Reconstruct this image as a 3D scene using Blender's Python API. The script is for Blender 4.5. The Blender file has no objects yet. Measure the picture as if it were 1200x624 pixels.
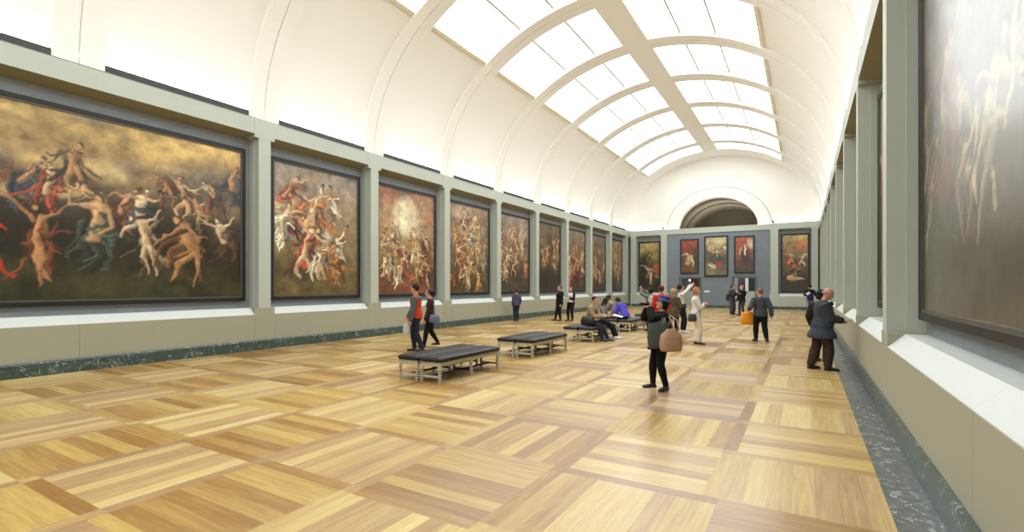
import bpy, bmesh, math, random
import numpy as np
from mathutils import Vector, Matrix, noise as mnoise
C = bpy.context.scene.collection
PI = math.pi
sc = bpy.context.scene

# ------------------------------------------------------------------ helpers
class MB:
    def __init__(s): s.v = []; s.f = []
    def add(s, vs, fs):
        o = len(s.v); s.v += [tuple(v) for v in vs]; s.f += [tuple(i+o for i in f) for f in fs]
    def box(s, x0, x1, y0, y1, z0, z1):
        s.add([(x0,y0,z0),(x1,y0,z0),(x1,y1,z0),(x0,y1,z0),(x0,y0,z1),(x1,y0,z1),(x1,y1,z1),(x0,y1,z1)],
              [(0,3,2,1),(4,5,6,7),(0,1,5,4),(1,2,6,5),(2,3,7,6),(3,0,4,7)])
    def prism(s, poly, axis, a0, a1):
        """poly: 2D list; axis 'y' -> (x,z) swept in y; 'x' -> (y,z) swept in x; 'z' -> (x,y)"""
        n = len(poly)
        def P(p, t):
            return {'y': (p[0], t, p[1]), 'x': (t, p[0], p[1]), 'z': (p[0], p[1], t)}[axis]
        vs = [P(p, a0) for p in poly] + [P(p, a1) for p in poly]
        fs = [tuple(range(n)), tuple(range(2*n-1, n-1, -1))]
        fs += [(i, i+n, (i+1) % n + n, (i+1) % n) for i in range(n)]
        s.add(vs, fs)
    def lathe(s, prof, cx, cy, n=14):
        vs = []; fs = []
        for r, z in prof:
            vs += [(cx+r*math.cos(2*PI*i/n), cy+r*math.sin(2*PI*i/n), z) for i in range(n)]
        m = len(prof)
        for j in range(m-1):
            fs += [(j*n+i, j*n+(i+1) % n, (j+1)*n+(i+1) % n, (j+1)*n+i) for i in range(n)]
        fs += [tuple(range(n-1, -1, -1)), tuple(range((m-1)*n, m*n))]
        s.add(vs, fs)
    def rings(s, rings):
        """rings: list of lists of points with equal length, closed tube with caps"""
        n = len(rings[0]); vs = [p for r in rings for p in r]; fs = []
        for j in range(len(rings)-1):
            fs += [(j*n+i, j*n+(i+1) % n, (j+1)*n+(i+1) % n, (j+1)*n+i) for i in range(n)]
        fs += [tuple(range(n-1, -1, -1)), tuple(range((len(rings)-1)*n, len(rings)*n))]
        s.add(vs, fs)
    def tube(s, pts, rad, n=10, ratio=1.0, side=None):
        pts = [Vector(p) for p in pts]
        if not isinstance(rad, (list, tuple)): rad = [rad]*len(pts)
        R = []
        ref = Vector(side) if side is not None else None
        for i, p in enumerate(pts):
            t = (pts[min(i+1, len(pts)-1)] - pts[max(i-1, 0)])
            if t.length < 1e-9: t = Vector((0,0,1))
            t.normalize()
            if ref is None:
                ref = Vector((1,0,0)) if abs(t.x) < .8 else Vector((0,1,0))
            u = ref - t*ref.dot(t)
            if u.length < 1e-4:
                q = Vector((0,1,0)) if abs(t.y) < .8 else Vector((1,0,0)); u = q - t*q.dot(t)
            u.normalize(); w = t.cross(u)
            if side is None: ref = u
            r = rad[i]; ra, rb = (r if isinstance(r, tuple) else (r, r*ratio))
            def ring(c, k): return [c + u*(ra*k*math.cos(2*PI*j/n)) + w*(rb*k*math.sin(2*PI*j/n)) for j in range(n)]
            if i == 0: R.append(ring(p - t*min(ra, rb)*.6, .55))
            R.append(ring(p, 1))
            if i == len(pts)-1: R.append(ring(p + t*min(ra, rb)*.6, .55))
        s.rings([[tuple(q) for q in r] for r in R])
    def ell(s, c, r, M=None, n=14, m=9):
        c = Vector(c); R = []
        for j in range(m+1):
            a = -PI/2 + PI*(j+.0)/m
            a = max(-PI/2+.12, min(PI/2-.12, a))
            ring = []
            for i in range(n):
                b = 2*PI*i/n
                p = Vector((r[0]*math.cos(a)*math.cos(b), r[1]*math.cos(a)*math.sin(b), r[2]*math.sin(a)))
                if M is not None: p = M @ p
                ring.append(tuple(c+p))
            R.append(ring)
        s.rings(R)
    def mesh(s, name):
        me = bpy.data.meshes.new(name); me.from_pydata(s.v, [], s.f); me.validate(); 
        bm = bmesh.new(); bm.from_mesh(me); bmesh.ops.recalc_face_normals(bm, faces=bm.faces); bm.to_mesh(me); bm.free()
        return me
    def build(s, name, mat, parent=None, smooth=False, bevel=0):
        me = s.mesh(name); me.materials.append(mat)
        o = bpy.data.objects.new(name, me); C.objects.link(o)
        if parent is not None: o.parent = parent
        if smooth:
            for p in me.polygons: p.use_smooth = True
        if bevel:
            b = o.modifiers.new('b', 'BEVEL'); b.width = bevel; b.segments = 2; b.limit_method = 'ANGLE'; b.angle_limit = .6
        return o

def empty(name, loc=(0,0,0), rz=0):
    o = bpy.data.objects.new(name, None); o.empty_display_size = .2; C.objects.link(o)
    o.location = loc; o.rotation_euler = (0, 0, rz); return o
def tag(o, label, cat, group=None):
    o['label'] = label; o['category'] = cat
    if group: o['group'] = group
    return o
def struct(o): o['kind'] = 'structure'; return o
_tn = [0]
def trim(): _tn[0] += 1; return 'trim_%d' % _tn[0]

# ------------------------------------------------------------------ materials
def lin(c):
    f = lambda v: (v/12.92 if v <= .04045 else ((v+.055)/1.055)**2.4)
    return tuple(f(v/255) for v in c) + (1,)
class NT:
    def __init__(s, name):
        s.m = bpy.data.materials.new(name); s.m.use_nodes = True; s.t = s.m.node_tree
        s.b = s.t.nodes['Principled BSDF']
    def n(s, typ, **kw):
        x = s.t.nodes.new(typ)
        for k, v in kw.items(): setattr(x, k, v)
        return x
    def set(s, sock, v):
        if isinstance(v, bpy.types.NodeSocket): s.t.links.new(v, sock)
        else: sock.default_value = v
    def math(s, op, a, b=0.0, c=None):
        x = s.n('ShaderNodeMath', operation=op); s.set(x.inputs[0], a); s.set(x.inputs[1], b)
        if c is not None: s.set(x.inputs[2], c)
        return x.outputs[0]
    def mix(s, f, a, b, blend='MIX'):
        x = s.n('ShaderNodeMix', data_type='RGBA', blend_type=blend)
        s.set(x.inputs['Factor'], f); s.set(x.inputs[6], a); s.set(x.inputs[7], b); return x.outputs[2]
    def noise(s, vec, scale, detail=3, rough=.55, dist=0):
        x = s.n('ShaderNodeTexNoise'); 
        if vec is not None: s.set(x.inputs['Vector'], vec)
        x.inputs['Scale'].default_value = scale; x.inputs['Detail'].default_value = detail
        x.inputs['Roughness'].default_value = rough; x.inputs['Distortion'].default_value = dist
        return x
    def ramp(s, f, stops):
        x = s.n('ShaderNodeValToRGB'); s.set(x.inputs[0], f); e = x.color_ramp.elements
        while len(e) < len(stops): e.new(.5)
        for i, (p, c) in enumerate(stops): e[i].position = p; e[i].color = c
        return x.outputs[0]
    def coord(s, w='Object'): return s.n('ShaderNodeTexCoord').outputs[w]
    def xyz(s, x, y, z):
        c = s.n('ShaderNodeCombineXYZ'); s.set(c.inputs[0], x); s.set(c.inputs[1], y); s.set(c.inputs[2], z); return c.outputs[0]
    def bump(s, h, strength=.2, dist=.01):
        b = s.n('ShaderNodeBump'); s.set(b.inputs['Height'], h); b.inputs['Strength'].default_value = strength
        b.inputs['Distance'].default_value = dist; s.t.links.new(b.outputs[0], s.b.inputs['Normal'])
def paint(name, rgb, rough=.6, var=.06, scale=3, spec=.5, metal=0, bump=0, bscale=200):
    t = NT(name); c = lin(rgb); d = tuple(v*(1-var) for v in c[:3]) + (1,)
    n = t.noise(t.coord(), scale, 4)
    t.set(t.b.inputs['Base Color'], t.mix(n.outputs[0], c, d)); t.b.inputs['Roughness'].default_value = rough
    t.b.inputs['Specular IOR Level'].default_value = spec; t.b.inputs['Metallic'].default_value = metal
    if bump: t.bump(t.noise(t.coord(), bscale, 2).outputs[0], bump, .004)
    return t.m
_fab = {}
def fabric(rgb, rough=.85, var=.25, scale=14):
    k = (rgb, rough)
    if k not in _fab: _fab[k] = paint('cloth_%d_%d_%d' % rgb, rgb, rough, var, scale, .2, 0, .25, 260)
    return _fab[k]
_lea = {}
def leather(rgb):
    if rgb not in _lea: _lea[rgb] = paint('leather_%d_%d_%d' % rgb, rgb, .42, .2, 20, .5, 0, .15, 180)
    return _lea[rgb]

M = {}
M['stone'] = paint('grey_green_stone', (180,186,174), .55, .05, 1.3)
M['dado'] = paint('shaded_stone_dado', (160,159,138), .5, .05, 1.3)  # wall stone darkened and warmed in the colour, for weaker light low down
M['sill'] = paint('pale_sill', (203,207,202), .45, .04, 2)
M['soffit'] = paint('shade_brown_soffit', (146,140,112), .7, .06, 2)  # soffit shade and warm floor bounce put into the base colour
M['felt'] = paint('blue_grey_felt', (146,151,154), .9, .16, 5, .1, 0, .15, 300)
M['felt_end'] = paint('blue_felt_end', (130,138,146), .9, .22, 1.6, .1, 0, .15, 300)
M['plaster'] = paint('ivory_plaster', (242,240,234), .8, .03, .8, .2)
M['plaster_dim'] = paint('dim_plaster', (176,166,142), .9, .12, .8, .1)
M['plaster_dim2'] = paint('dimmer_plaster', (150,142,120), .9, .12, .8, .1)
M['black'] = paint('black_frame', (20,20,20), .5, .2, 8)
M['gilt'] = paint('dark_gilt', (98,92,82), .45, .25, 10, .5, .3)
M['vent'] = paint('vent_dark', (70,71,70), .6, .1, 6)
M['mull'] = paint('mullion_grey', (196,192,186), .6, .03, 6)
M['lipframe'] = paint('skylight_frame', (222,214,188), .7, .03, 6)
M['doorframe'] = paint('door_frame_green_grey', (92,102,104), .5, .1, 6)
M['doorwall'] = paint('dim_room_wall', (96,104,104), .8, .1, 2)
M['bench'] = paint('limed_bench_wood', (190,184,160), .6, .22, 14, .4, 0, .2, 60)
def turned():
    t = NT('turned_limed_wood'); co = t.coord(); sp = t.n('ShaderNodeSeparateXYZ'); t.t.links.new(co, sp.inputs[0])
    f = t.math('FRACT', t.math('DIVIDE', t.math('SUBTRACT', sp.outputs[2], .035), .042))
    b = t.math('MULTIPLY', t.math('MULTIPLY', t.math('LESS_THAN', f, .3), t.math('LESS_THAN', sp.outputs[2], .225)), t.math('GREATER_THAN', sp.outputs[2], .03))  # groove bands darkened in the colour, like shade in the recesses
    n = t.noise(co, 40, 3)
    t.set(t.b.inputs['Base Color'], t.mix(b, t.mix(n.outputs[0], lin((206,200,178)), lin((176,168,144))), lin((84,78,62)))); t.b.inputs['Roughness'].default_value = .6
    return t.m
M['turned'] = turned()
M['benchdark'] = paint('dark_stretcher', (70,58,44), .6, .2, 14)
M['cushion'] = paint('black_bench_leather', (23,22,25), .5, .2, 12, .4, 0, .1, 120)
M['paper'] = paint('white_paper', (236,238,240), .7, .03, 10)
M['phone'] = paint('phone_black', (16,16,18), .25, .1, 6)
M['gap'] = paint('joint_shadow', (120,118,104), .9, .1, 6)

def marble(name, rgb, vein, rough=.2):
    t = NT(name); co = t.coord()
    n1 = t.noise(co, 2.2, 6, .65, .6); n2 = t.noise(co, 9, 5, .6, 1.2)
    base = t.mix(n2.outputs[0], lin(tuple(int(v*.62) for v in rgb)), lin(tuple(min(255, int(v*1.3)) for v in rgb)))
    vd = t.n('ShaderNodeTexVoronoi', feature='DISTANCE_TO_EDGE'); vd.inputs['Scale'].default_value = 2.6
    wv = t.n('ShaderNodeVectorMath', operation='MULTIPLY_ADD')
    t.t.links.new(n1.outputs[1], wv.inputs[0]); wv.inputs[1].default_value = (.9,.9,.9); t.t.links.new(co, wv.inputs[2])
    t.t.links.new(wv.outputs[0], vd.inputs['Vector'])
    v = t.math('MULTIPLY', t.math('LESS_THAN', vd.outputs['Distance'], .018), t.math('GREATER_THAN', n2.outputs[0], .5))
    t.set(t.b.inputs['Base Color'], t.mix(t.math('MULTIPLY', v, .8), base, lin(vein)))
    t.b.inputs['Roughness'].default_value = rough
    return t.m
M['marble'] = marble('dark_green_marble', (62,76,72), (170,182,176), .3)
M['marble_floor'] = marble('grey_marble_border', (88,92,92), (190,190,186), .22)

def parquet():
    t = NT('oak_parquet_panels'); co = t.coord()
    sp = t.n('ShaderNodeSeparateXYZ'); t.t.links.new(co, sp.inputs[0]); X, Y = sp.outputs[0], sp.outputs[1]
    per = 1.31
    u = t.math('DIVIDE', t.math('ADD', X, .73+per*30), per); v = t.math('DIVIDE', t.math('SUBTRACT', Y, 1.53-per*30), per)
    i, j = t.math('FLOOR', u), t.math('FLOOR', v); fu, fv = t.math('FRACT', u), t.math('FRACT', v)
    par = t.math('MODULO', t.math('ADD', i, j), 2.0)      # 0/1
    s = .1
    su, sv = t.math('LESS_THAN', fu, s), t.math('LESS_THAN', fv, s)
    strip = t.math('MAXIMUM', su, sv)
    # grain direction: 1 -> planks run along x
    alongx = t.math('ADD', t.math('MULTIPLY', t.math('SUBTRACT', 1.0, strip), par),
                    t.math('MULTIPLY', strip, t.math('SUBTRACT', 1.0, su)))
    notx = t.math('SUBTRACT', 1.0, alongx)
    across = t.math('ADD', t.math('MULTIPLY', fv, alongx), t.math('MULTIPLY', fu, notx))
    k = t.math('FLOOR', t.math('MULTIPLY', t.math('SUBTRACT', across, s), 7/(1-s)))
    wn = t.n('ShaderNodeTexWhiteNoise', noise_dimensions='3D')
    kk = t.math('ADD', t.math('MULTIPLY', k, 1.37), t.math('MULTIPLY', strip, 31.7))
    t.t.links.new(t.xyz(t.math('ADD', i, t.math('MULTIPLY', su, .5)), t.math('ADD', j, t.math('MULTIPLY', sv, .25)), kk), wn.inputs['Vector'])
    r = wn.outputs['Value']
    wn2 = t.n('ShaderNodeTexWhiteNoise', noise_dimensions='3D')
    t.t.links.new(t.xyz(i, j, strip), wn2.inputs['Vector'])
    # grain noise, stretched along the plank
    gx = t.math('MULTIPLY', X, t.math('ADD', t.math('MULTIPLY', notx, 26.0), 1.6))
    gy = t.math('MULTIPLY', Y, t.math('ADD', t.math('MULTIPLY', alongx, 26.0), 1.6))
    g = t.noise(t.xyz(gx, gy, t.math('MULTIPLY', r, 37.0)), 1.0, 6, .62, .4)
    f = t.math('ADD', t.math('MULTIPLY', r, .30), t.math('MULTIPLY', g.outputs[0], .52))
    f = t.math('ADD', f, t.math('MULTIPLY', wn2.outputs['Value'], .18))
    f = t.math('SUBTRACT', f, t.math('MULTIPLY', strip, .09))
    f = t.math('SUBTRACT', f, t.math('MULTIPLY', par, .05))
    col = t.ramp(f, [(.06, lin((112,72,28))), (.34, lin((154,113,54))), (.58, lin((190,159,86))), (.9, lin((224,203,132)))])
    # fine joints between planks
    e = t.math('FRACT', t.math('MULTIPLY', t.math('SUBTRACT', across, s), 7/(1-s)))
    jn = t.math('MAXIMUM', t.math('LESS_THAN', e, .012), t.math('GREATER_THAN', e, .988))
    jn = t.math('MULTIPLY', jn, t.math('SUBTRACT', 1.0, strip))
    col = t.mix(t.math('MULTIPLY', jn, .35), col, lin((110,70,32)))
    t.set(t.b.inputs['Base Color'], col)
    t.b.inputs['Roughness'].default_value = .5; t.b.inputs['Coat Weight'].default_value = .55
    t.set(t.b.inputs['Coat Roughness'], t.math('ADD', .14, t.math('MULTIPLY', g.outputs[0], .16)))
    t.b.inputs['Specular IOR Level'].default_value = 1.0
    t.b.inputs['Anisotropic'].default_value = .9
    tx = t.xyz(notx, alongx, 0.0)
    t.set(t.b.inputs['Tangent'], tx)
    t.bump(g.outputs[0], .06, .002)
    return t.m
M['parquet'] = parquet()

def emit(name, rgb, st):
    t = NT(name); t.b.inputs['Base Color'].default_value = (.9,.9,.9,1)
    n = t.noise(t.coord(), .4, 2)
    t.set(t.b.inputs['Emission Color'], t.mix(n.outputs[0], lin(rgb), lin(tuple(int(v*.98) for v in rgb))))
    t.b.inputs['Emission Strength'].default_value = st; return t.m
SKY = 4.5
M['pane'] = emit('diffusing_skylight_glass', (240,248,255), SKY)
M['lamp'] = emit('lamp_glow', (255,252,245), 6)

# ------------------------------------------------------------------ room constants
H = 1.72
XL, XR = -12.49, .90
YE = 40.05
YB = -7.73
DEP = .40
P0, PITCH = 8.07, 3.95
CX = (XL+XR)/2
KS = list(range(-4, 9))           # pilaster grid
ZT, ZB, ZC = 6.15, 5.73, 5.64
EA, EB, EZ = 6.80, 5.35, 6.15     # vault shell ellipse
# ------------------------------------------------------------------ setting
def yk(k): return P0 + PITCH*k
m = MB(); m.box(XL-.5, .56, YB-.3, YE+.5, -.12, 0); struct(m.build('floor', M['parquet']))
m = MB(); m.box(.56, XR+.4, YB-.3, YE+.3, -.12, .0005); struct(m.build(trim(), M['marble_floor']))

PIL = [k for k in KS if k != -1]
PW, DW = .17, .29                # half widths of shaft and pedestal
for side, sgn, X0 in (('left', -1, XL), ('right', 1, XR)):
    X = lambda d: X0 + sgn*d
    # back wall with felt lining
    m = MB(); m.box(min(X(DEP), X(DEP+.3)), max(X(DEP), X(DEP+.3)), YB, YE+.5, 0, ZT); struct(m.build('wall_'+side, M['felt']))
    # marble baseboard
    m = MB(); pr = [(X(.1), 0), (X(-.045), 0), (X(-.045), .235), (X(-.03), .268), (X(.1), .268)]
    m.prism(pr, 'y', YB, YE); struct(m.build('baseboard_'+side, M['marble']))
    g = .003
    for k in PIL:
        y = yk(k); y1 = min(y+DW, YE-.03)
        m = MB(); m.box(*sorted((X(0), X(DEP))), y-DW+g, y1-g, 0, 1.115); struct(m.build(trim(), M['dado']))
        m = MB(); m.box(*sorted((X(.0), X(.2))), y-PW, y+PW, 1.115, ZC); m.box(*sorted((X(.2), X(DEP))), y-PW-.025, y+PW+.025, 1.115, ZC)
        struct(m.build(trim(), M['stone']))
        m = MB(); m.box(*sorted((X(-.004), X(DEP))), y-DW+.003, y1-.003, ZC, ZT); struct(m.build(trim(), M['stone']))
    for a, b in zip(PIL, PIL[1:]):
        ya, yb = yk(a)+DW, yk(b)-DW
        cuts = [ya, yb] if b-a == 1 else [ya, (ya+yb)/2, yb]
        for c0, c1 in zip(cuts, cuts[1:]):
            # dado below the chamfer
            m = MB(); m.box(*sorted((X(0), X(DEP))), c0+g, c1-g, 0, .935); struct(m.build(trim(), M['dado']))
            # pale chamfered sill
            m = MB(); m.prism([(X(0), .935), (X(0), .945), (X(.175), 1.112), (X(DEP), 1.112), (X(DEP), .935)], 'y', c0+g*.3, c1-g*.3)
            struct(m.build(trim(), M['sill']))
            # entablature with sloping soffit
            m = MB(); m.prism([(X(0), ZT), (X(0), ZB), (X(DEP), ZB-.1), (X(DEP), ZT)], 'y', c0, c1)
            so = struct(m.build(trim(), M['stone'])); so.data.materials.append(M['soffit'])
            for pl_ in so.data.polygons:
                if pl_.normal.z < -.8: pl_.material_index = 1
        # dark joint strip behind the gaps
    m = MB(); m.box(*sorted((X(.012), X(.05))), YB, YE-.1, .26, .93); struct(m.build(trim(), M['gap']))
    m = MB(); m.box(*sorted((X(-.0), X(.5))), YB, YE+.2, ZT-.01, ZT+.004); struct(m.build(trim(), M['stone']))

# rear wall (behind the viewer)
m = MB(); m.box(XL-1, XR+1, YB-.3, YB, 0, ZT); struct(m.build('wall_rear', M['stone']))
def arch_pts(a, b, cx, cz, n, t0=0, t1=PI): return [(cx+a*math.cos(t0+(t1-t0)*i/n), cz+b*math.sin(t0+(t1-t0)*i/n)) for i in range(n+1)]
m = MB(); m.prism(arch_pts(EA+.1, EB+.1, CX, EZ, 40), 'y', YB-.3, YB); struct(m.build('wall_rear_lunette', M['plaster']))

# end wall -----------------------------------------------------------------
ED = .38
DOORS = [(-8.53, -6.79), (-4.72, -2.96)]
m = MB()
for x0, x1 in ((-9.55, -8.53), (-6.79, -4.72), (-2.96, -1.95)): m.box(x0, x1, YE+.06, YE+.5, 0, ZB)
for x0, x1 in DOORS: m.box(x0, x1, YE+.06, YE+.5, 2.40, ZB)
struct(m.build('wall_end', M['felt_end']))
EPIL = [(-12.11, .21, .25), (-9.65, .235, .30), (-1.87, .245, .31), (.61, .19, .25)]
m = MB(); m.box(-12.9, -9.55, YE+ED, YE+.6, 0, ZT); struct(m.build('wall_end_bay', M['felt']))
m = MB(); m.box(-1.95, 1.3, YE+ED, YE+.6, 0, ZT); struct(m.build('wall_end_bay.001', M['felt']))
for x, w, w2 in EPIL:
    m = MB(); m.box(x-w, x+w, YE, YE+ED+.05, 1.1, ZC); struct(m.build(trim(), M['stone']))
    m = MB(); m.box(x-w2+.02, x+w2-.02, YE-.004, YE+ED+.05, ZC, ZT); struct(m.build(trim(), M['stone']))
    m = MB(); m.box(x-w2, x+w2, YE, YE+ED+.05, 0, 1.1); struct(m.build(trim(), M['stone']))
for x0, x1 in ((-11.86, -9.95), (-1.56, .36)):
    m = MB(); m.box(x0, x1, YE, YE+ED, 0, .935); struct(m.build(trim(), M['stone']))
    m = MB(); m.prism([(YE, .935), (YE, .945), (YE+.175, 1.112), (YE+ED, 1.112), (YE+ED, .935)], 'x', x0, x1); struct(m.build(trim(), M['sill']))
for x0, x1, d in ((-12.5, -11.9, .3), (-11.88, -9.93, ED), (-9.37, -2.16, .06), (-1.58, .38, ED), (.5, .9, .3)):
    m = MB(); m.prism([(YE, ZT), (YE, ZB), (YE+d, ZB-.1*d/ED), (YE+d+.3, ZB-.1*d/ED), (YE+d+.3, ZT)], 'x', x0, x1); struct(m.build(trim(), M['stone']))
m = MB(); m.box(XL, XR, YE, YE+.6, ZT-.01, ZT+.004); struct(m.build(trim(), M['stone']))
for x0, x1, yy in ((-12.3, -9.36, -.03), (-9.36, -8.53, .03), (-6.79, -4.72, .03), (-2.96, -2.16, .03), (-2.16, .86, -.03)):
    m = MB(); m.box(x0, x1, YE+yy, YE+yy+.06, 0, .2); struct(m.build(trim(), M['marble']))
# lunette with arched opening
LY = YE+.14
n = 64
outer = arch_pts(EA+.05, EB+.05, CX, EZ-.02, n); inner = arch_pts(2.82, 2.42, -5.74, 5.96, n)
m = MB(); vs = [(x, LY, z) for x, z in outer] + [(x, LY, z) for x, z in inner] + [(x, LY+.55, z) for x, z in inner]
fs = [(i, i+1, n+2+i, n+1+i) for i in range(n)] + [(n+1+i, n+2+i, 2*n+3+i, 2*n+2+i) for i in range(n)]
m.add(vs, fs); struct(m.build('wall_end_lunette', M['plaster'], smooth=False))
# raised archivolt around the opening
a1 = arch_pts(3.68, 3.12, -5.74, 6.03, n); a0 = arch_pts(2.82, 2.42, -5.74, 5.96, n)
m = MB(); vs = [(x, LY-.07, z) for x, z in a1]+[(x, LY-.07, z) for x, z in a0]+[(x, LY+.02, z) for x, z in a1]+[(x, LY+.02, z) for x, z in a0]
q = n+1
fs = [(i, i+1, q+i+1, q+i) for i in range(n)]+[(2*q+i, 2*q+i+1, i+1, i) for i in range(n)]+[(q+i, q+i+1, 3*q+i+1, 3*q+i) for i in range(n)]
m.add(vs, fs); struct(m.build(trim(), M['plaster']))
a1 = arch_pts(3.71, 3.15, -5.74, 6.03, n); a0 = arch_pts(3.65, 3.09, -5.74, 6.03, n); m = MB()
m.add([(x, LY-.075, z) for x, z in a1]+[(x, LY-.075, z) for x, z in a0], [(i, i+1, q+i+1, q+i) for i in range(n)]); struct(m.build(trim(), M['mull']))
# dim vaulted space seen through the arch
def barrel(name, a, b, cx, cz, y0, y1, mat):
    p = arch_pts(a, b, cx, cz, 40); m = MB()
    m.add([(x, y0, z) for x, z in p]+[(x, y1, z) for x, z in p], [(i, i+1, 42+i, 41+i) for i in range(40)])
    return struct(m.build(name, mat, smooth=True))
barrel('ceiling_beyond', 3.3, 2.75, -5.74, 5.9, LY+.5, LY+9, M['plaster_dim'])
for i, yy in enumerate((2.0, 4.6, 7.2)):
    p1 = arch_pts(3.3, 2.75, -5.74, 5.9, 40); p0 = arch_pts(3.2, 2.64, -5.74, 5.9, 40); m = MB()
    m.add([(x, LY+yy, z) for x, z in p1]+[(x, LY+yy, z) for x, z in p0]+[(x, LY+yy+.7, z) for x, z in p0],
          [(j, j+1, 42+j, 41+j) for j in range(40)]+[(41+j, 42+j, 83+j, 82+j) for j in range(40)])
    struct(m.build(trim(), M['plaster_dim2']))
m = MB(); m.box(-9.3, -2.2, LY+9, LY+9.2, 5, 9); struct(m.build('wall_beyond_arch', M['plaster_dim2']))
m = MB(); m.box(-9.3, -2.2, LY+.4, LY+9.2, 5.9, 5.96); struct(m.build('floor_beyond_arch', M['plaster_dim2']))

# doorways: lining, and the dim room behind
for di, (x0, x1) in enumerate(DOORS):
    m = MB(); d = YE+.04
    m.box(x0, x0+.16, d, d+.5, 0, 2.40); m.box(x1-.16, x1, d, d+.5, 0, 2.40); m.box(x0+.16, x1-.16, d, d+.5, 2.24, 2.40)
    struct(m.build('door_%d' % (di+1), M['doorframe'], bevel=.01))
m = MB(); m.box(-9.4, -2.1, YE+3.4, YE+3.6, 0, 3.4); struct(m.build('wall_beyond_doors', M['doorwall']))
m = MB(); m.box(-9.6, -9.4, YE+.5, YE+3.6, 0, 3.4); struct(m.build('wall_beyond_doors.001', M['doorwall']))
m = MB(); m.box(-2.1, -1.9, YE+.5, YE+3.6, 0, 3.4); struct(m.build('wall_beyond_doors.002', M['doorwall']))
m = MB(); m.box(-9.6, -1.9, YE+.45, YE+3.6, 3.4, 3.5); struct(m.build('ceiling_beyond_doors', M['doorwall']))
m = MB(); m.box(-9.6, -1.9, YE+.5, YE+3.6, -.1, 0); struct(m.build('floor_beyond_doors', M['parquet']))
m = MB(); m.box(-9.4, -2.1, YE+3.3, YE+3.4, 0, 1.25); struct(m.build(trim(), M['stone']))
for x in (-7.05, -3.95): 
    m = MB(); m.box(x-.12, x+.12, YE+3.25, YE+3.4, 1.2, 3.4); struct(m.build(trim(), M['sill']))
lamp = MB(); lamp.ell((-8.1, YE+2.2, 2.12), (.07,.07,.07)); 
rod = MB(); rod.tube([(-8.1, YE+2.2, 2.19), (-8.1, YE+2.2, 3.4)], .008, 6)
lr = empty('pendant_lamp', (-8.1, YE+2.2, 3.4)); tag(lr, 'small glowing globe lamp seen through the left doorway of the end wall', 'lamp')
def reparent(o, r):
    o.parent = r; o.matrix_parent_inverse = Matrix.Identity(4); o.location = -Vector(r.location)
o = lamp.build('globe', M['lamp'], smooth=True); reparent(o, lr); o = rod.build('rod', M['black']); reparent(o, lr)
# pictures in the dim room
for i, (x, w) in enumerate(((-7.75, .8), (-4.35, .5), (-3.35, .85))):
    t = empty('painting', (x, YE+3.38, 2.0)); tag(t, ['dark framed picture glimpsed through the left doorway of the end wall', 'narrow dark picture glimpsed through the right doorway, left of the pale pier', 'dark green picture glimpsed through the right doorway, right of the pale pier'][i], 'painting')
    m = MB(); m.box(-w/2, w/2, -.06, .0, -.65, .65); m.build('frame', M['black'], t)
    m = MB(); m.box(-w/2+.05, w/2-.05, -.066, -.05, -.6, .6); m.build('canvas', paint('dim_canvas%d' % i, [(64,52,40),(58,48,38),(52,66,60)][i], .5, .5, 3), t)

# small wall label
m = MB(); m.box(-6.62, -6.22, YE+.045, YE+.062, 1.18, 1.30); o = m.build('wall_label', M['paper']); tag(o, 'small white label on the blue end wall right of the left doorway', 'sign')

# small black spotlights on the end cornice
for i, (x, lb) in enumerate(((-9.72, 'small black spotlight on the end wall cornice left of the arch'), (-1.95, 'small black spotlight on the end wall cornice right of the arch'))):
    t = empty('spotlight', (x, YE+.07, ZT+.004)); tag(t, lb, 'spotlight', 'spotlights on the end cornice')
    m = MB(); m.lathe([(.07,0),(.07,.02),(.02,.03),(.02,.09)], 0, 0, 12); m.build('base', M['black'], t)
    m = MB(); m.tube([(0,.06,.13), (0,-.10,.11)], [.06,.075], 12); m.build('head', M['black'], t, smooth=True)

# ------------------------------------------------------------------ vault
def vp(ang, off=0.0):
    """point on the vault at ellipse angle (0 = right springing), moved inwards by off"""
    a, b = EA-off, EB-off
    return CX+a*math.cos(ang), EZ+b*math.sin(ang)
def ang_at_x(x, A=6.72): return math.acos(max(-1, min(1, (x-CX)/A)))
# skylight limits (angles)
aRo, aRi = ang_at_x(-1.36), ang_at_x(-5.33)
aLi, aLo = ang_at_x(-6.33), ang_at_x(-10.29)
def frange(a, b, step):
    n = max(1, int(round(abs(b-a)/step))); return [a+(b-a)*i/n for i in range(n+1)]
ys_rib = [yk(k) for k in KS if k < 8]
RW = .425
bays = []
edges = [YB] + [q for y in ys_rib for q in (y-RW, y+RW)] + [38.13]
# bays between ribs
bl = []
for k in KS[:-2]: bl.append((yk(k)+RW, yk(k+1)-RW))
bl.append((yk(7)+RW, 38.13))
st = math.radians(3)
segs = [(0, aRo, True), (aRo, aRi, False), (aRi, aLi, True), (aLi, aLo, False), (aLo, PI, True)]
m = MB()
def strip(mb, angs, y0, y1, off):
    p = [vp(a, off) for a in angs]; n = len(p)
    mb.add([(x, y0, z) for x, z in p]+[(x, y1, z) for x, z in p], [(i, i+1, n+i+1, n+i) for i in range(n-1)])
for a0, a1, solid in segs:
    an = frange(a0, a1, st)
    if solid: strip(m, an, YB, YE+.3, 0)
    else:
        strip(m, an, 38.13, YE+.3, 0)
        for y in ys_rib: strip(m, an, y-RW, y+RW, 0)
o = m.build('ceiling', M['plaster'], smooth=True); struct(o)
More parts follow.
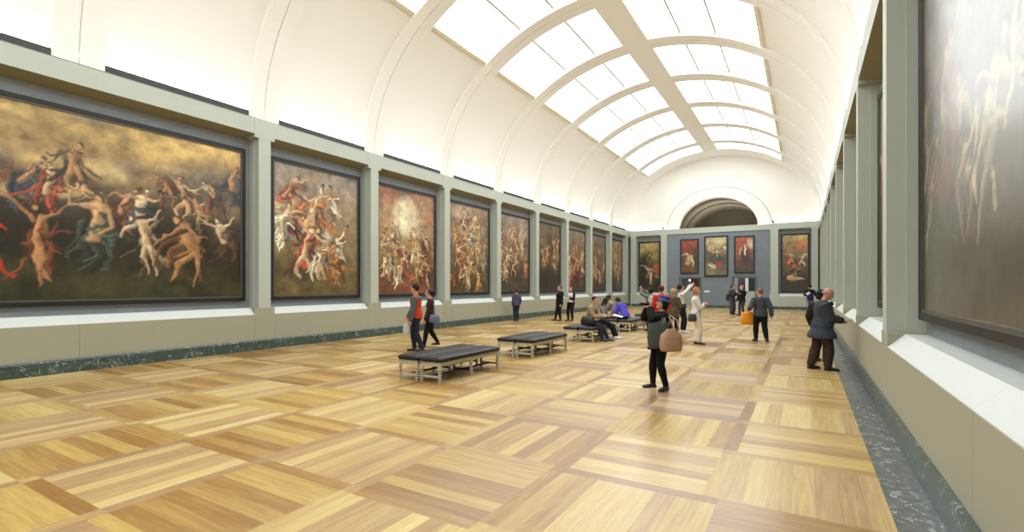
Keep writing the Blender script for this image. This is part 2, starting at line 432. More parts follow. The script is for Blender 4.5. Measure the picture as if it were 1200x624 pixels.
# ribs with a groove down the middle
RO = .085
for y in ys_rib:
    m = MB(); an = frange(0, PI, st); n = len(an)
    for y0, y1 in ((y-RW, y-.012), (y+.012, y+RW)):
        p = [vp(a, RO) for a in an]; q = [vp(a, -.02) for a in an]
        m.add([(x, y0, z) for x, z in p]+[(x, y1, z) for x, z in p]+[(x, y0, z) for x, z in q]+[(x, y1, z) for x, z in q],
              [(i, i+1, n+i+1, n+i) for i in range(n-1)]+[(2*n+i, 2*n+i+1, i+1, i) for i in range(n-1)]+[(n+i, n+i+1, 3*n+i+1, 3*n+i) for i in range(n-1)])
    p = [vp(a, RO-.03) for a in an]; m.add([(x, y-.02, z) for x, z in p]+[(x, y+.02, z) for x, z in p], [(i, i+1, n+i+1, n+i) for i in range(n-1)])
    struct(m.build(trim(), M['plaster']))
# middle band
m = MB(); an = frange(aRi, aLi, st/2); strip(m, an, YB, 38.13, RO); n = len(an)
for a in (aRi, aLi):
    p, q = vp(a, RO), vp(a, -.2); m.add([(p[0], YB, p[1]), (p[0], 38.13, p[1]), (q[0], 38.13, q[1]), (q[0], YB, q[1])], [(0,1,2,3)])
struct(m.build(trim(), M['plaster']))
# skylights
xsL = [-10.29, -8.81, -7.52, -6.33]; xsR = [-5.33, -4.14, -2.89, -1.36]
wi = 0
for (y0, y1) in bl:
    for xs in (xsL, xsR):
        wi += 1
        angs = sorted(ang_at_x(x) for x in xs)
        short = y1-y0 < 2.5
        f = MB()
        a0, a1 = angs[0], angs[-1]
        # well sides
        an = frange(a0, a1, st); n = len(an)
        for yy in (y0, y1):
            p = [vp(a, 0) for a in an]; q = [vp(a, -.2) for a in an]
            f.add([(x, yy, z) for x, z in p]+[(x, yy, z) for x, z in q], [(i, i+1, n+i+1, n+i) for i in range(n-1)])
        out = a0 if xs is xsR else a1
        p, q = vp(out, 0), vp(out, -.2); f.add([(p[0], y0, p[1]), (p[0], y1, p[1]), (q[0], y1, q[1]), (q[0], y0, q[1])], [(0,1,2,3)])
        # raised lip along the outer edge
        s_ = 1 if xs is xsL else -1
        la = [out, out+s_*.018]
        P = [vp(la[0], .05), vp(la[1], .05), vp(la[1], -.03), vp(la[0], -.03)]
        f.prism(P, 'y', y0, y1)
        fo = f.build('window_%d' % wi, M['lipframe']); struct(fo)
        # mullions
        mm = MB()
        inner_a = angs[1:-1] if not short else angs[1:1]
        for a in inner_a:
            da = .0055
            P = [vp(a-da, -.06), vp(a+da, -.06), vp(a+da, -.16), vp(a-da, -.16)]; mm.prism(P, 'y', y0, y1)
        if mm.v: mm.build('mullion', M['mull'], fo)
        cuts = angs if not short else [a0, a1]
        for b0, b1 in zip(cuts, cuts[1:]):
            pm = MB(); an2 = frange(b0, b1, st); strip(pm, an2, y0, y1, -.15); pm.build('pane', M['pane'], fo, smooth=True)
# light-tight cover over the skylights is not needed: panes close the wells

# vents along the springing
ORD = ['first','second','third','fourth','fifth','sixth','seventh','eighth','ninth','tenth','eleventh']
for side, sgn, X0 in (('left', -1, XL), ('right', 1, XR)):
    for k in range(-4, 8):
        yc = yk(k)+PITCH/2; L = 1.545
        t = empty('air_vent', (X0+sgn*.06, yc, ZT+.004))
        lab = 'dark slot vent above the %s cornice, ' % side
        if k < -2: lab += 'behind the viewer'
        elif k == -2: lab += 'over the left part of the nearest big painting' if side == 'left' else 'behind the nearest big painting'
        elif k == -1: lab += 'over the right part of the nearest big painting' if side == 'left' else 'over the nearest big painting'
        else: lab += 'over the %s bay beyond the big painting' % ORD[k]
        tag(t, lab, 'vent', 'slot vents on the %s cornice' % side)
        m = MB(); m.box(-.03, .03, -L, L, 0, .15); ho = m.build('housing', M['vent'], t)
        m = MB()
        for z in (.035, .075, .115): m.box(-.036, .036, -L+.02, L-.02, z-.008, z+.008)
        m.build('slat', M['vent'], ho)
# ------------------------------------------------------------------ paintings: generic painted stand-ins
rng = np.random.RandomState(7)
def vnoise(u, v, sc, seed):
    r = np.random.RandomState(seed); N = 32; g = r.rand(N, N)
    x, y = u*sc, v*sc; xi, yi = np.floor(x).astype(int), np.floor(y).astype(int); fx, fy = x-xi, y-yi
    fx = fx*fx*(3-2*fx); fy = fy*fy*(3-2*fy); a = lambda i, j: g[(yi+j) % N, (xi+i) % N]
    return (a(0,0)*(1-fx)+a(1,0)*fx)*(1-fy)+(a(0,1)*(1-fx)+a(1,1)*fx)*fy
def fbm(u, v, sc, seed, o=4): return sum(vnoise(u, v, sc*2**i, seed+i)/2**i for i in range(o))/sum(.5**i for i in range(o))
def L3(c): return np.array(lin(c)[:3])
class Canvas:
    """colours a grid of points; u in 0..asp, v in 0..1 (bottom to top)"""
    def __init__(s, w, h, res, seed):
        s.w, s.h, s.seed = w, h, seed; s.nx, s.ny = max(8, int(w*res)), max(8, int(h*res)); s.asp = w/h
        u, v = np.meshgrid(np.linspace(0, s.asp, s.nx+1), np.linspace(0, 1, s.ny+1)); s.u, s.v = u, v
        s.wu = u+(fbm(u, v, 6, seed+50)-.5)*.10+(vnoise(u, v, 30, seed+51)-.5)*.014; s.wv = v+(fbm(u, v, 6, seed+70)-.5)*.10+(vnoise(u, v, 30, seed+71)-.5)*.014
        s.c = np.zeros(u.shape+(3,)); s.r = np.random.RandomState(seed)
    def bg(s, stops, var=.5):
        t = np.clip(s.v+(fbm(s.u, s.v, 3, s.seed+3)-.5)*.35, 0, 1)
        ps = [p for p, _ in stops]; cs = np.array([L3(c) for _, c in stops])
        for i in range(3): s.c[..., i] = np.interp(t, ps, cs[:, i])
        s.c *= (1+var*(fbm(s.u, s.v, 7, s.seed+9)-.5)*1.6)[..., None]
    def blend(s, m, col): s.c = s.c*(1-m[..., None])+col*m[..., None]
    def blob(s, x, y, rx, ry, col, k=.9, soft=.6):
        d = np.sqrt(((s.wu-x)/rx)**2+((s.wv-y)/ry)**2); m = np.clip((1-d)/soft, 0, 1)
        m = m*m*(3-2*m)*k; sh = (.75+.6*fbm(s.u, s.v, 12, s.seed+21))[..., None]
        s.blend(m, L3(col)*sh)
    def stroke(s, x0, y0, x1, y1, r0, r1, col, k=.95):
        dx, dy = x1-x0, y1-y0; l2 = dx*dx+dy*dy+1e-9
        t = np.clip(((s.wu-x0)*dx+(s.wv-y0)*dy)/l2, 0, 1); px, py = s.wu-x0-t*dx, s.wv-y0-t*dy
        d = np.sqrt(px*px+py*py)/(r0+(r1-r0)*t); m = np.clip((1-d)/.45, 0, 1)*k
        sh = np.clip(.95+.55*(py-px)/(r0+1e-6), .35, 1.35)[..., None]
        s.blend(m, L3(col)*sh)
    def limb(s, p, ang, bend, L, r0, r1, col, k=.9):
        """a tapering curved stroke; returns its end"""
        n = 5; p = np.array(p, float)
        for i in range(n):
            q = p+np.array([math.sin(ang), math.cos(ang)])*L/n; t0, t1 = i/n, (i+1)/n
            s.stroke(p[0], p[1], q[0], q[1], r0+(r1-r0)*t0, r0+(r1-r0)*t1, col, k); p = q; ang += bend/n
        return p, ang
    def figure(s, x, y, h, skin, cloth, lean=None):
        """a loose anonymous knot of brush strokes: drapery, a pale torso, a limb or two"""
        r = s.r; a = r.uniform(-.7, .7) if lean is None else lean; k = h
        dk = lambda c, f: tuple(min(255, int(q*f)) for q in c)
        s.blob(x+.05*k, y-.02*k, .26*k, .46*k, (26,22,18), .62, .8)
        cl = cloth or dk(skin, .55); top = np.array([x+math.sin(a)*.36*k, y+math.cos(a)*.36*k]); hip = np.array([x, y])
        for i in range(13):
            p = hip+np.array([r.uniform(-.15,.15), r.uniform(-.1,.2)])*k
            s.limb(p, PI+r.uniform(-.8,.8), r.uniform(-1.6,1.6), r.uniform(.22,.5)*k, r.uniform(.025,.06)*k, r.uniform(.006,.03)*k, dk(cl, r.uniform(.35, 1.35)), .85)
        if cloth is None or r.rand() < .4:
            for sgn in (-1, 1):
                e, an = s.limb(hip, PI-sgn*r.uniform(.0,.7), r.uniform(-.5,.5), .24*k, .058*k, .04*k, dk(skin, .92))
                s.limb(e, PI+sgn*r.uniform(-.3,.6), r.uniform(-.4,.4), .22*k, .038*k, .016*k, dk(skin, .85))
        s.limb(hip, a, r.uniform(-.4,.4), .30*k, .066*k, .082*k, dk(skin, .98), .92)
        s.limb(hip+[.03*k, .02*k], a, 0, .24*k, .03*k, .03*k, dk(skin, .7), .5)
        for i in range(5):
            p = hip*.6+top*.4+np.array([r.uniform(-.12,.12), r.uniform(-.1,.1)])*k
            s.limb(p, PI/2+r.uniform(-1.2,1.2), r.uniform(-1,1), .2*k, .03*k, .012*k, dk(cl, r.uniform(.5,1.4)), .8)
        for sgn in (-1, 1):
            sh = hip*.18+top*.82+np.array([sgn*.055*k, 0])
            e, an = s.limb(sh, PI/2*sgn+r.uniform(-1.0,1.3), r.uniform(-.5,.5), .15*k, .034*k, .026*k, dk(skin, .9))
            s.limb(e, an+r.uniform(-1.1,1.1), r.uniform(-.4,.4), .14*k, .025*k, .012*k, dk(skin, .86))
        hd = top+np.array([math.sin(a), math.cos(a)])*.065*k
        s.blob(hd[0]+.014*k, hd[1]+.016*k, .056*k, .06*k, dk(skin, .34), .95, .5); s.blob(hd[0]-.006*k, hd[1]-.008*k, .036*k, .044*k, skin, .95, .45)
    def finish(s, dark=1.0):
        s.c *= (.5+1.05*fbm(s.u, s.v, 22, s.seed+33, 3))[..., None]*dark
        g = fbm(s.u, s.v, 9, s.seed+90, 3)[..., None]; s.c = s.c*(1-.1*g)+.1*g*np.array(L3((120,96,62)))
        return np.clip(s.c, 0, 1)

def canvas_mat(name='oil_paint_varnished', coat=.3, cr_=.2, ro=.38):
    t = NT(name); a = t.n('ShaderNodeAttribute', attribute_name='Paint')
    co = t.coord(); n = t.noise(co, 9, 6, .65, 1.0); n2 = t.noise(co, 60, 3, .6)
    f = t.math('ADD', t.math('MULTIPLY', n.outputs[0], .7), t.math('ADD', .45, t.math('MULTIPLY', n2.outputs[0], .4)))
    mul = t.n('ShaderNodeVectorMath', operation='SCALE'); t.t.links.new(a.outputs['Color'], mul.inputs[0]); t.t.links.new(f, mul.inputs['Scale'])
    t.t.links.new(mul.outputs[0], t.b.inputs['Base Color']); t.b.inputs['Roughness'].default_value = ro; t.b.inputs['Coat Weight'].default_value = coat; t.b.inputs['Coat Roughness'].default_value = cr_; t.b.inputs['Coat IOR'].default_value = 1.6
    t.b.inputs['Specular IOR Level'].default_value = .45
    t.bump(n2.outputs[0], .12, .002); return t.m
M['oil'] = canvas_mat(); M['oil_gloss'] = canvas_mat('oil_paint_glossy', .9, .27, .4)

def painting(label, loc, rz, w, h, painter, res=28, seed=1, fw=.10, group=None, sill=False, dark=1.0):
    """local frame: x to the right seen from the front, z up, front towards -y"""
    t = empty('painting', loc, rz); tag(t, label, 'painting', group)
    f = MB(); W, Hh = w/2, h/2; d = .11
    for x0, x1, z0, z1 in ((-W-fw, -W, -Hh-fw, Hh+fw), (W, W+fw, -Hh-fw, Hh+fw), (-W, W, Hh, Hh+fw), (-W, W, -Hh-fw, -Hh)):
        f.box(x0, x1, -d, 0, z0, z1)
    fr = f.build('frame', M['black'], t, bevel=.012)
    g = MB(); e = .03
    for x0, x1, z0, z1 in ((-W, -W+e, -Hh, Hh), (W-e, W, -Hh, Hh), (-W+e, W-e, Hh-e, Hh), (-W+e, W-e, -Hh, -Hh+e)): g.box(x0, x1, -d+.01, -.03, z0, z1)
    g.build('inner_moulding', M['gilt'], fr)
    c = Canvas(w, h, res, seed); painter(c); col = c.finish(dark)
    xs = np.linspace(-W, W, c.nx+1); zs = np.linspace(-Hh, Hh, c.ny+1); gx, gz = np.meshgrid(xs, zs)
    vs = np.stack([gx, np.full_like(gx, -.075), gz], -1).reshape(-1, 3)
    n = c.nx+1; ii, jj = np.meshgrid(np.arange(c.nx), np.arange(c.ny)); b = (jj*n+ii).ravel()
    me = bpy.data.meshes.new('canvas'); me.from_pydata(vs.tolist(), [], np.stack([b, b+1, b+n+1, b+n], -1).tolist())
    ca = me.color_attributes.new('Paint', 'FLOAT_COLOR', 'POINT')
    ca.data.foreach_set('color', np.concatenate([col.reshape(-1, 3), np.ones((len(vs), 1))], 1).astype(np.float32).ravel())
    me.materials.append(M['oil_gloss' if 'right wall' in label or 'glossy' in label else 'oil']); o = bpy.data.objects.new('canvas', me); C.objects.link(o); o.parent = t
    return t
SK = (206,164,118); SK2 = (184,134,88); SK3 = (220,190,148)
def P_big(c):
    c.bg([(0,(40,44,28)), (.14,(62,62,36)), (.26,(30,29,24)), (.5,(66,58,46)), (.7,(142,116,76)), (1,(196,164,98))], .8)
    for i in range(22): c.blob(c.r.uniform(0, c.asp), c.r.uniform(.55,.98), c.r.uniform(.1,.3), c.r.uniform(.03,.1), [(96,86,78),(206,176,112),(120,104,86),(220,192,134)][i % 4], .7, .8)
    c.blob(c.asp*.9, .72, .5, .22, (92,84,74), .8); c.blob(.1, .3, .5, .3, (18,18,17), .9); c.blob(1.0, .3, .9, .2, (26,25,21), .7)
    for i in range(17): c.figure(.08+i*.105, c.r.uniform(.52,.74), c.r.uniform(.24,.34), [SK2,SK,(190,140,100),SK3][i % 4], [(110,66,46),(62,68,78),(140,62,40),(88,76,58),(150,120,84)][i % 5])
    for i, x in enumerate((.22, .5, .78, 1.02, 1.26, 1.5, 1.7)): c.figure(x, .33+.04*math.sin(i*2.3), [.44,.56,.46,.5,.4,.5,.4][i], [SK2,SK3,SK2,SK,SK3][i % 5], [(46,44,40),(182,54,34),(90,50,34),(70,84,72),None,(120,84,50),(84,60,44)][i])
def P_gen(sky, mid, low, cloths, nfig=8, lo=.2, hi=.75, fh=.34, glow=None, var=.6, skin=(SK, SK2, SK3)):
    def f(c):
        c.bg([(0, low), (.2, low), (.45, mid), (.7, mid), (1, sky)], var)
        lt = tuple(min(255, int(q*1.3)) for q in sky); dkc = tuple(int(q*.5) for q in mid)
        for i in range(14): c.blob(c.r.uniform(0, c.asp), c.r.uniform(.45, 1), c.r.uniform(.06,.2), c.r.uniform(.04,.12), [sky, dkc, lt, mid][i % 4], .6, .8)
        for i in range(5): c.blob(c.r.uniform(0, c.asp), c.r.uniform(0, .4), .2, .1, dkc, .7)
        if glow: c.blob(*glow)
        nn = int(nfig*1.9)
        for i in range(nn):
            y = hi-(hi-lo*.8)*i/max(1, nn-1)
            c.figure(c.r.uniform(.06, c.asp-.06), y, fh*c.r.uniform(.7, 1.1), skin[i % len(skin)], cloths[i % len(cloths)])
    return f
OL = (96,86,54)
lefts = [
 ('upright painting of grey clouds over olive ground, next to the widest painting', P_gen((146,134,122), (142,122,92), (98,84,48), [(150,66,44),(196,186,160),(168,104,50),(190,180,150)], 6, .3, .75, .5, (.35,.45,.22,.3,(208,196,166),.7), .6), 3),
 ('upright painting with rust red edges around a pale centre, behind the man in red', P_gen((150,92,70), (158,134,96), (112,66,46), [(140,66,46),(196,180,140),(176,134,70),(64,54,46),(206,190,150),(140,70,50)], 12, .2, .55, .34, (.37,.72,.26,.26,(214,204,166),.9), .7), 4),
 ('upright painting crowded with golden figures, just past the man in red', P_gen((150,128,102), (128,104,74), (78,58,38), [(120,140,128),(196,176,128),(150,84,46),(200,150,80)], 13, .15, .85, .34, None, .8), 5),
 ('upright painting in muted grey and gold, above the child standing at the left wall', P_gen((146,130,112), (118,96,74), (74,62,48), [(150,120,92),(160,92,62),(180,160,120),(70,62,56)], 10, .3, .75, .32, None, .7), 6),
 ('upright dark brown painting with few lit figures, beside the man in black', P_gen((112,92,64), (78,62,42), (34,34,28), [(130,76,44),(160,130,90),(44,46,38)], 6, .45, .7, .28, None, .8), 7),
 ('upright painting with a rust red draped figure, above the woman in the black jacket', P_gen((120,108,88), (112,82,56), (48,38,30), [(160,66,42),(200,180,130),(70,50,40)], 7, .25, .6, .4, (.6,.25,.12,.25,(150,60,38),.8), .7), 8),
 ('upright brown painting with pale nudes, second from the far corner of the left wall', P_gen((122,104,80), (104,82,60), (66,50,36), [None,(170,140,100),(96,70,48)], 6, .25, .5, .36, None, .7), 9),
 ('upright hazy amber painting nearest the far corner of the left wall', P_gen((148,120,84), (128,96,62), (70,60,48), [(160,110,66),(170,134,90)], 5, .3, .7, .34, None, .6), 10)]
zc = (1.40+5.24)/2
painting('widest painting, golden clouds over a dark crowd, nearest on the left wall', (XL-DEP, .17+PITCH, zc), PI/2, 7.0, 3.84, P_big, 44, 2)
BW, BH = 3.04, 3.84
for k, (lb, p, sd) in enumerate(lefts):
    painting(lb, (XL-DEP, yk(k)+PITCH/2, zc), PI/2, BW, BH, p, 44 if k < 4 else 30, sd, group='upright paintings on the left wall')
def P_right(c):
    c.bg([(0,(70,66,48)), (.15,(74,68,52)), (.35,(66,62,56)), (.6,(86,76,68)), (.8,(104,98,90)), (1,(120,114,104))], .5)
    c.blob(c.asp*.16, .55, .16, .3, (128,58,44), .7); c.blob(c.asp*.05, .2, .2, .1, (60,70,62), .7)
    for i, x in enumerate((.1,.25,.45,.6,.85,1.1,1.4,1.7)): c.figure(x, .45+.1*math.sin(i*1.9), .5, [(150,124,92),(166,146,108)][i % 2], [(128,118,92),(104,62,52),(66,66,62),(140,130,104)][i % 4])
painting('wide dark glossy painting filling the right edge of the view', (XR+DEP, .17+PITCH, zc), -PI/2, 7.0, 3.84, P_right, 36, 22)
for k in range(8):
    painting('dark framed painting on the right wall, %s beyond the wide glossy one' % ORD[k], (XR+DEP, yk(k)+PITCH/2, zc), -PI/2, BW, BH,
             P_gen((120,104,80), (96,76,54), (52,44,34), [(140,66,44),(170,150,110),(80,66,52)], 7, .3, .7, .34), 12, 40+k, group='upright paintings on the right wall')
# end wall
def endp(lb, x0, x1, z0, z1, dy, p, sd, fw=.09):
    painting(lb, ((x0+x1)/2, YE+dy, (z0+z1)/2), 0, x1-x0-2*fw, z1-z0-2*fw, p, 34, sd, fw, 'paintings on the end wall')
endp('tall dark painting of a pale nude with orange drapery, leftmost on the end wall', -11.76, -9.99, 1.22, 5.27, ED,
     lambda c: (c.bg([(0,(36,38,30)), (.4,(44,44,34)), (.75,(120,108,66)), (1,(196,174,104))], .7), c.blob(.1,.5,.15,.4,(24,30,26),.8), c.figure(.2,.75,.3,SK2,(60,66,44)), c.blob(.34,.45,.1,.16,(186,84,46),.9), c.figure(.24,.34,.5,SK3,None)), 61)
endp('small red ground painting of a seated pale robed figure, over the left doorway', -8.37, -7.01, 2.62, 5.30, .06,
     lambda c: (c.bg([(0,(104,74,42)), (.3,(96,62,36)), (.55,(110,52,38)), (1,(150,58,46))], .5), c.blob(.45,.5,.12,.5,(40,42,34),.8), c.figure(.22,.42,.5,SK3,(196,166,120)), c.figure(.2,.36,.3,SK,(216,190,140))), 62)
endp('largest of three paintings on the blue panel, red drapery low at its centre', -6.61, -4.92, 2.38, 5.45, .06,
     lambda c: (c.bg([(0,(120,112,90)), (.3,(92,80,60)), (.5,(66,64,54)), (.8,(170,152,112)), (1,(196,180,136))], .7), [c.figure(.1+i*.11,.72,.22,SK,(200,180,130)) for i in range(4)], c.figure(.3,.5,.4,SK3,(60,70,66)), c.blob(.33,.26,.09,.09,(158,44,48),.9), c.figure(.15,.25,.25,SK3,(210,196,160))), 63)
endp('small painting of a dark robed figure with a white collar, over the right doorway', -4.51, -3.14, 2.62, 5.36, .06,
     lambda c: (c.bg([(0,(66,58,48)), (.3,(90,62,46)), (.6,(140,66,44)), (1,(166,72,50))], .5), c.blob(.4,.8,.12,.2,(196,186,160),.8), c.blob(.26,.42,.16,.34,(34,36,36),.95), c.stroke(.25,.72,.26,.48,.02,.025,(226,220,200)), c.blob(.24,.78,.04,.045,SK,.9), c.stroke(.12,.5,.14,.7,.03,.03,(200,150,110))), 64)
endp('tall painting of warm tumbling nudes over a dark base, rightmost on the end wall', -1.47, .30, 1.22, 5.38, ED,
     lambda c: (c.bg([(0,(44,44,36)), (.3,(54,48,38)), (.55,(110,84,58)), (.8,(150,122,76)), (1,(190,164,104))], .6), c.blob(.3,.8,.14,.12,(186,106,72),.8), c.figure(.14,.55,.34,SK,(176,96,60)), c.figure(.32,.55,.32,SK3,None), c.figure(.2,.32,.3,SK2,(60,62,54)), c.stroke(.1,.25,.3,.2,.04,.03,SK)), 65)

# ------------------------------------------------------------------ camera and light
cd = bpy.data.cameras.new('camera'); cam = bpy.data.objects.new('camera', cd); C.objects.link(cam); sc.camera = cam
F = 580.0; TH = math.atan(343/F)
cd.sensor_fit = 'HORIZONTAL'; cd.sensor_width = 36; cd.lens = 36*F/1200; cd.shift_y = 22.5/1200
cam.location = (0, 0, H); cam.rotation_euler = (PI/2, 0, TH); cd.clip_start = .05; cd.clip_end = 200
w = bpy.data.worlds.new('world'); sc.world = w; w.use_nodes = True
w.node_tree.nodes['Background'].inputs[0].default_value = (.8,.85,.9,1); w.node_tree.nodes['Background'].inputs[1].default_value = .3
sc.view_settings.view_transform = 'Standard'; sc.view_settings.look = 'None'; sc.view_settings.exposure = .08

def area(name, loc, rot, sx, sy, watts, col=(1,.97,.92)):
    l = bpy.data.lights.new(name, 'AREA'); l.shape = 'RECTANGLE'; l.size = sx; l.size_y = sy; l.energy = watts; l.color = col
    o = bpy.data.objects.new(name, l); C.objects.link(o); o.location = loc; o.rotation_euler = rot; return o
LY0 = (YB+YE)/2
area('cove_light', (XL-.06, LY0, ZT+.17), (0, PI-.3, 0), .05, YE-YB-.6, 290)
area('cove_light.001', (XR+.06, LY0, ZT+.17), (0, PI+.3, 0), .05, YE-YB-.6, 290)
area('cove_light.002', (CX, YE+.04, ZT+.02), (PI-.2, 0, 0), XR-XL-.6, .06, 48)
pl = bpy.data.lights.new('passage_fill', 'AREA'); pl.energy = 90; pl.size = 3; plo = bpy.data.objects.new('passage_fill', pl); C.objects.link(plo); plo.location = (-5.74, YE+5, 6.1); plo.rotation_euler = (PI, 0, 0)  # unseen fill, added to brighten the space beyond the arch
pl2 = bpy.data.lights.new('passage_fill.001', 'AREA'); pl2.energy = 170; pl2.size = 2; o2 = bpy.data.objects.new('passage_fill.001', pl2); C.objects.link(o2); o2.location = (-5.74, YE+2.0, 3.3)  # second unseen fill, added to brighten the room behind the doorways
# ------------------------------------------------------------------ benches
def make_bench(label):
    """long side along y, 0.50 x 1.98 m, origin on the floor at its centre"""
    t = empty('bench'); tag(t, label, 'bench', 'padded benches down the middle of the gallery')
    W, L = .245, .98
    # cushion: domed leather pad
    R = []
    for s, z in ((.0,.372),(.018,.366),(.0,.385),(-.004,.415),(.012,.438),(.045,.452),(.10,.462),(.17,.466)):
        w, l = W-s, L-s; r = max(.02, .05-s*.2); ring = []
        for cx, cy, a0 in ((w-r, l-r, 0), (-w+r, l-r, PI/2), (-w+r, -l+r, PI), (w-r, -l+r, 1.5*PI)):
            ring += [(cx+r*math.cos(a0+i*PI/8), cy+r*math.sin(a0+i*PI/8), z) for i in range(5)]
        R.append(ring)
    m = MB(); m.rings(R); m.build('cushion', M['cushion'], t, smooth=True)
    m = MB(); x, y = W-.02, L-.02
    for a in (-1, 1):
        m.box(min(a*x, a*(x-.03)), max(a*x, a*(x-.03)), -y, y, .295, .372)
        m.box(-x+.03, x-.03, min(a*y, a*(y-.03)), max(a*y, a*(y-.03)), .295, .372)
    m.build('apron', M['bench'], t, bevel=.004)
    prof = [(.024,0),(.030,.012),(.030,.03)]
    z = .035
    while z < .20:
        prof += [(.021, z), (.022, z+.008), (.035, z+.014), (.035, z+.03), (.022, z+.036)]; z += .042
    prof += [(.022,.222),(.036,.236),(.036,.30)]
    for lx in (-1, 1):
        for ly in (-1, 0, 1):
            m = MB(); m.lathe(prof, lx*(x-.022), ly*(y-.022), 12); m.build('leg', M['turned'], t)
    for ly in (-1, 1):
        m = MB(); m.box(-x+.045, x-.045, ly*(y-.022)-.014, ly*(y-.022)+.014, .088, .128); m.build('stretcher', M['bench'], t, bevel=.004)
    m = MB(); m.box(-.018, .018, -y+.03, y-.03, .092, .124); m.build('stretcher', M['benchdark'], t)
    m = MB(); m.box(-x+.045, x-.045, -.014, .014, .09, .126); m.build('stretcher', M['benchdark'], t)
    return t
def dup(root, label):
    r = root.copy(); C.objects.link(r); r['label'] = label
    for ch in root.children:
        c = ch.copy(); C.objects.link(c); c.parent = r
    return r
BEN = [(7.72, 'nearest pair'), (11.12, 'second pair'), (14.93, 'third pair'),
       (18.62, 'fourth pair'), (22.4, 'farthest pair')]
b0 = None
for i, (y, lb) in enumerate(BEN):
    for x, sd in ((-6.19, 'left bench'), (-5.675, 'right bench')):
        lab = 'black leather bench on ribbed pale legs, %s in the %s' % (sd, lb)
        if b0 is None: b = b0 = make_bench(lab)
        else: b = dup(b0, lab)
        b.location = (x, y, 0)

# ------------------------------------------------------------------ people
PENDING = []                    # objects to be remeshed
def skinmat(rgb):
    t = NT('skin'); a = t.n('ShaderNodeAttribute', attribute_name='Tint')
    n = t.noise(t.coord(), 30, 3)
    c = t.mix(n.outputs[0], lin(rgb), lin(tuple(int(v*.9) for v in rgb)))
    col = t.mix(1.0, c, a.outputs['Color'], 'MULTIPLY')
    t.set(t.b.inputs['Base Color'], col); t.b.inputs['Roughness'].default_value = .5
    t.b.inputs['Subsurface Weight'].default_value = .05
    return t.m
_sk = {}
def ik(a, b, l1, l2, pole):
    d = b-a; L = d.length
    if L > (l1+l2)*.999: b = a+d*((l1+l2)*.999/L); d = b-a; L = d.length
    L = max(L, abs(l1-l2)*1.05+1e-4)
    u = d.normalized(); x = (l1*l1-l2*l2+L*L)/(2*L); h = math.sqrt(max(0, l1*l1-x*x))
    p = pole-u*pole.dot(u)
    if p.length < 1e-5: p = Vector((0,0,1))-u*u.z
    return a+u*x+p.normalized()*h, b
def ring(c, u, w, a, b, n=16): return [tuple(c+u*(a*math.cos(2*PI*i/n))+w*(b*math.sin(2*PI*i/n))) for i in range(n)]
TM = [(-.055,.062,.062,0),(-.02,.092,.070,-.002),(.03,.092,.068,-.002),(.08,.084,.060,.002),(.12,.080,.057,.004),(.17,.086,.062,.004),(.215,.096,.067,.004),(.255,.100,.064,0),(.283,.082,.054,-.004),(.302,.048,.042,-.006)]
TF = [(-.055,.064,.062,0),(-.02,.098,.074,-.004),(.03,.094,.070,-.004),(.08,.076,.056,.002),(.12,.069,.051,.004),(.17,.076,.057,.006),(.215,.085,.067,.008),(.255,.088,.058,0),(.283,.070,.048,-.004),(.302,.040,.036,-.006)]
